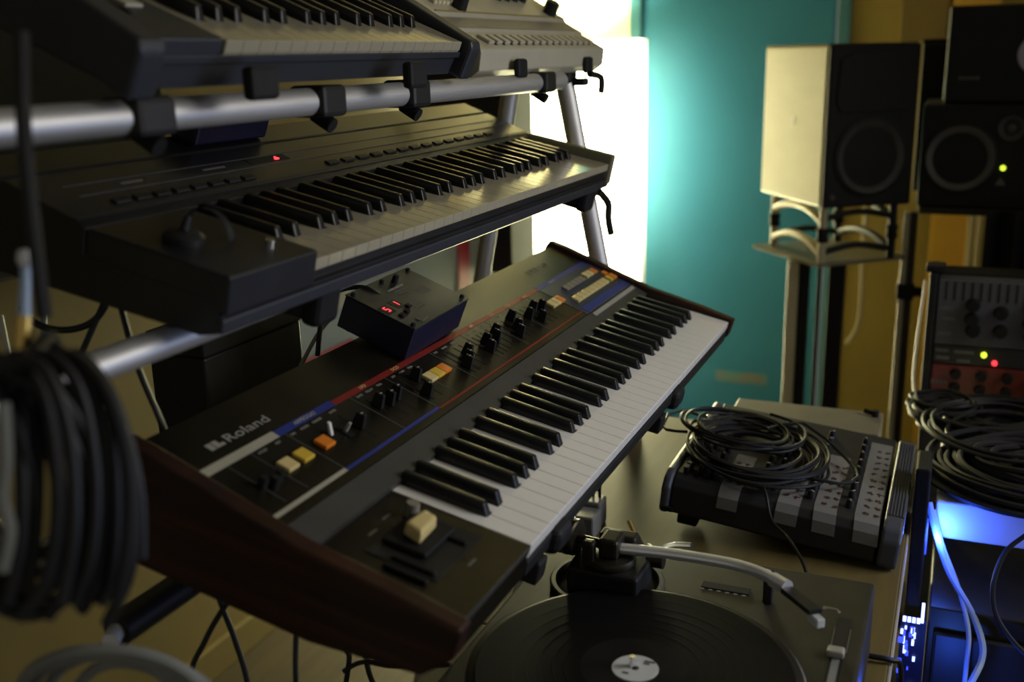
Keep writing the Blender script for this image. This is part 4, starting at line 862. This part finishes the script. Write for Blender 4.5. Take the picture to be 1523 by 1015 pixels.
# ------------------------------------------------------------------ cables at the left
HANG = {
 'h1':[(-0.207, 0.171, 0.239), (-0.197, 0.156, 0.25), (-0.194, 0.142, 0.239), (-0.199, 0.13, 0.204), (-0.209, 0.124, 0.161), (-0.22, 0.123, 0.123), (-0.227, 0.127, 0.108)],
 'h2':[(-0.225, 0.162, 0.241), (-0.205, 0.152, 0.254), (-0.201, 0.13, 0.236), (-0.206, 0.114, 0.196), (-0.217, 0.109, 0.15), (-0.23, 0.111, 0.112)],
 'h3':[(-0.191, 0.183, 0.233), (-0.189, 0.158, 0.244), (-0.188, 0.141, 0.22), (-0.19, 0.129, 0.196), (-0.197, 0.121, 0.161), (-0.208, 0.12, 0.122), (-0.222, 0.13, 0.091)],
 'h4':[(-0.227, 0.17, 0.245), (-0.216, 0.153, 0.256), (-0.214, 0.135, 0.237), (-0.222, 0.123, 0.192), (-0.235, 0.12, 0.147), (-0.246, 0.127, 0.118)],
 'h5':[(-0.228, 0.177, 0.251), (-0.219, 0.16, 0.256), (-0.218, 0.142, 0.233), (-0.227, 0.129, 0.185), (-0.242, 0.13, 0.137), (-0.254, 0.14, 0.111)],
 'h6':[(-0.245, 0.164, 0.251), (-0.236, 0.151, 0.262), (-0.237, 0.135, 0.236), (-0.248, 0.125, 0.186), (-0.261, 0.127, 0.143), (-0.273, 0.139, 0.121)],
 'h7':[(-0.235, 0.183, 0.238), (-0.226, 0.172, 0.253), (-0.228, 0.157, 0.223), (-0.241, 0.151, 0.17), (-0.255, 0.152, 0.126)],
 'h8':[(-0.209, 0.157, 0.248), (-0.203, 0.139, 0.242), (-0.208, 0.128, 0.211), (-0.219, 0.123, 0.166), (-0.233, 0.124, 0.12)],
 'h9':[(-0.248, 0.149, 0.257), (-0.24, 0.132, 0.259), (-0.243, 0.116, 0.225), (-0.255, 0.108, 0.175), (-0.269, 0.111, 0.133)],
 'h10':[(-0.245, 0.178, 0.234), (-0.236, 0.167, 0.248), (-0.242, 0.155, 0.211), (-0.255, 0.15, 0.16), (-0.268, 0.154, 0.124)],
 'h11':[(-0.203, 0.191, 0.245), (-0.192, 0.171, 0.252), (-0.192, 0.152, 0.224), (-0.2, 0.137, 0.173), (-0.215, 0.136, 0.122), (-0.226, 0.145, 0.099)],
 'h12':[(-0.186, 0.177, 0.241), (-0.18, 0.165, 0.245), (-0.179, 0.144, 0.217), (-0.186, 0.127, 0.169), (-0.197, 0.121, 0.125)]}
bd = thing('cable_bundle', 'thick bundle of black cables hanging from the left end of the stand', 'cable bundle', (-.22, .15, .25))
for k, v in HANG.items():
    MB().tube([(a + .22, b - .15, c - .25) for a, b, c in v], .0040, smooth=5).obj('strand', 'black_cable', bd, smooth=True)
for i in range(10):
    rnd = random.Random(40 + i); pts = []
    x0 = -.215 - .045 * rnd.random(); y0 = .165 + .03 * rnd.random(); top = .250 + .012 * rnd.random(); bot = .09 + .05 * rnd.random(); wv = .02 + .025 * rnd.random()
    for k in range(15):
        a = 2 * math.pi * k / 14
        pts.append((x0 + wv * math.sin(a) * .5 + .22, y0 - wv * math.sin(a) - .15, (top + bot) / 2 + (top - bot) / 2 * math.cos(a) - .25 ))
    MB().tube(pts, .0036, smooth=3).obj('strand', 'black_cable', bd, smooth=True)
MB().tube([(-.215 + .22, .166 - .15, .004), (-.17 + .22, .20 - .15, .000), (-.125 + .22, .255 - .15, -.034)], .006, smooth=5).obj('tie', 'black_rubber', bd, smooth=True)
for p, lab, m, r in (
    ([(-0.26, 0.141, 0.243), (-0.267, 0.137, 0.215), (-0.273, 0.137, 0.194), (-0.276, 0.132, 0.177), (-0.283, 0.134, 0.156)], 'pale grey cable at the extreme left edge behind the black bundle', 'grey_cable', .0035),
    ([(0.069, 0.381, 0.217), (0.069, 0.373, 0.208), (0.061, 0.353, 0.152), (0.056, 0.326, 0.095), (0.073, 0.333, 0.048)], 'slanting black cable behind the stand tube at left', 'black_cable', .0030),
    ([(0.069, 0.497, 0.196), (0.071, 0.481, 0.179), (0.08, 0.454, 0.173), (0.093, 0.431, 0.181), (0.105, 0.418, 0.204)], 'black cable sagging in a shallow curve below the middle tier', 'black_cable', .0035),
    ([(0.104, 0.421, 0.204), (0.086, 0.435, 0.164), (0.072, 0.444, 0.13), (0.068, 0.433, 0.099), (0.071, 0.417, 0.089), (0.081, 0.406, 0.104)], 'black cable hooking upward beneath the left stand tube', 'black_cable', .0030),
    ([(0.117, 0.518, 0.201), (0.106, 0.513, 0.156), (0.098, 0.51, 0.123)], 'grey vertical lead against the olive wall at left', 'grey_cable', .0030),
    ([(0.094, 0.556, 0.176), (0.086, 0.543, 0.13), (0.08, 0.53, 0.091)], 'beige slanting lead at the far left of the olive wall', 'beige', .0030),
    ([(0.076, 0.305, -0.066), (0.072, 0.295, -0.087), (0.069, 0.281, -0.119), (0.062, 0.265, -0.166), (.05, .25, -.30)], 'black cable crossing rightward under the wooden cheek', 'black_cable', .0028),
    ([(0.069, 0.274, -0.066), (0.057, 0.283, -0.080), (0.043, 0.295, -0.107), (0.027, 0.306, -0.147), (.01, .32, -.28)], 'black cable crossing leftward under the wooden cheek', 'black_cable', .0028),
    ([(0.064, 0.202, -0.066), (0.054, 0.2, -0.096), (0.042, 0.195, -0.143), (.04, .195, -.28)], 'straight black cable hanging under the wooden cheek', 'black_cable', .0026),
    ([(0.139, 0.209, -0.177), (0.149, 0.191, -0.168), (0.146, 0.151, -0.162), (0.144, 0.089, -0.145)], 'black lead running across to the turntable under the synthesizer', 'black_cable', .0026),
    ([(0.171, 0.24, -0.262), (0.181, 0.229, -0.195), (0.184, 0.233, -0.178), (0.19, 0.224, -0.125)], 'glossy lead dropping beneath the synthesizer front left', 'black_cable', .003),
    ([(0.188, 0.201, -0.233), (0.189, 0.213, -0.192), (0.196, 0.21, -0.125)], 'second glossy lead dropping beneath the synthesizer front', 'black_cable', .003),
    ([(0.395, 0.284, 0.142), (0.388, 0.307, 0.159), (0.378, 0.335, 0.157), (0.354, 0.340, 0.148), (0.347, 0.345, 0.126), (0.339, 0.348, 0.086)], 'black cable arching out of the back of the blue interface box', 'black_cable', .0030),
    ([(0.389, 0.357, 0.121), (0.376, 0.372, 0.099), (0.342, 0.375, 0.07)], 'pale lead hanging behind the blue interface box', 'beige', .0026),
    ([(-0.164, 0.194, 0.437), (-0.173, 0.193, 0.386), (-0.18, 0.189, 0.335), (-.19, .18, .27)], 'black cable hanging in front of the top tube at far left', 'black_cable', .0045)):
    tag(MB().tube(p, r, smooth=6).obj('hanging_cable', m, smooth=True), lab, 'cable', 'loose cables hanging around the stand and side table')
jp = thing('jack_plug', 'slim metal jack plug with gold sleeve standing up at the left', 'plug', (-.194, .206, .219))
def jpp(name, mb, m): mb.obj(name, m, jp, smooth=True)
jpp('tip', MB().lathe([(0, 0), (.0042, .001), (.0055, .006), (.0042, .011), (0, .012)], (.0225, .0042, .077), (.1, 0, 1), 16), 'aluminium')
jpp('shaft', MB().cyl((.014, .002, .048), (.0228, .0042, .079), .0038, .0030), 'pale_cable')
jpp('sleeve', MB().cyl((.002, 0, .008), (.014, .002, .048), .0052, .0046), 'gold')
jpp('boot', MB().cyl((-.008, -.004, -.03), (.002, 0, .008), .0062, .0056), 'black_rubber')
# grey cable coil low at the left
gc = []
ax = Vector((.39, -.92, -.02)); ay = Vector((-.25, -.083, .964)); c0 = Vector((-.157, .203, -.031))
rnd = random.Random(21)
for i in range(5 * 28):
    t = i / 28; a = 2 * math.pi * t
    rr = .0675 - .0010 * t if t < 2 else .0655 - .0095 * (t - 2)
    rr += .0025 * math.sin(2.3 * t + 1.7 * math.sin(a))
    gc.append(c0 + ax * (rr * math.cos(a) + .004 * math.sin(1.7 * t)) + ay * (rr * .92 * math.sin(a)) + Vector((.885, .383, -.26)) * (.006 * t + .005 * math.sin(a * 2 + t)))
tag(MB().tube(gc, .0044, n=8, smooth=2).obj('cable_coil', 'grey_cable', smooth=True), 'round coil of thick grey cable hanging at the lower left corner', 'cable')
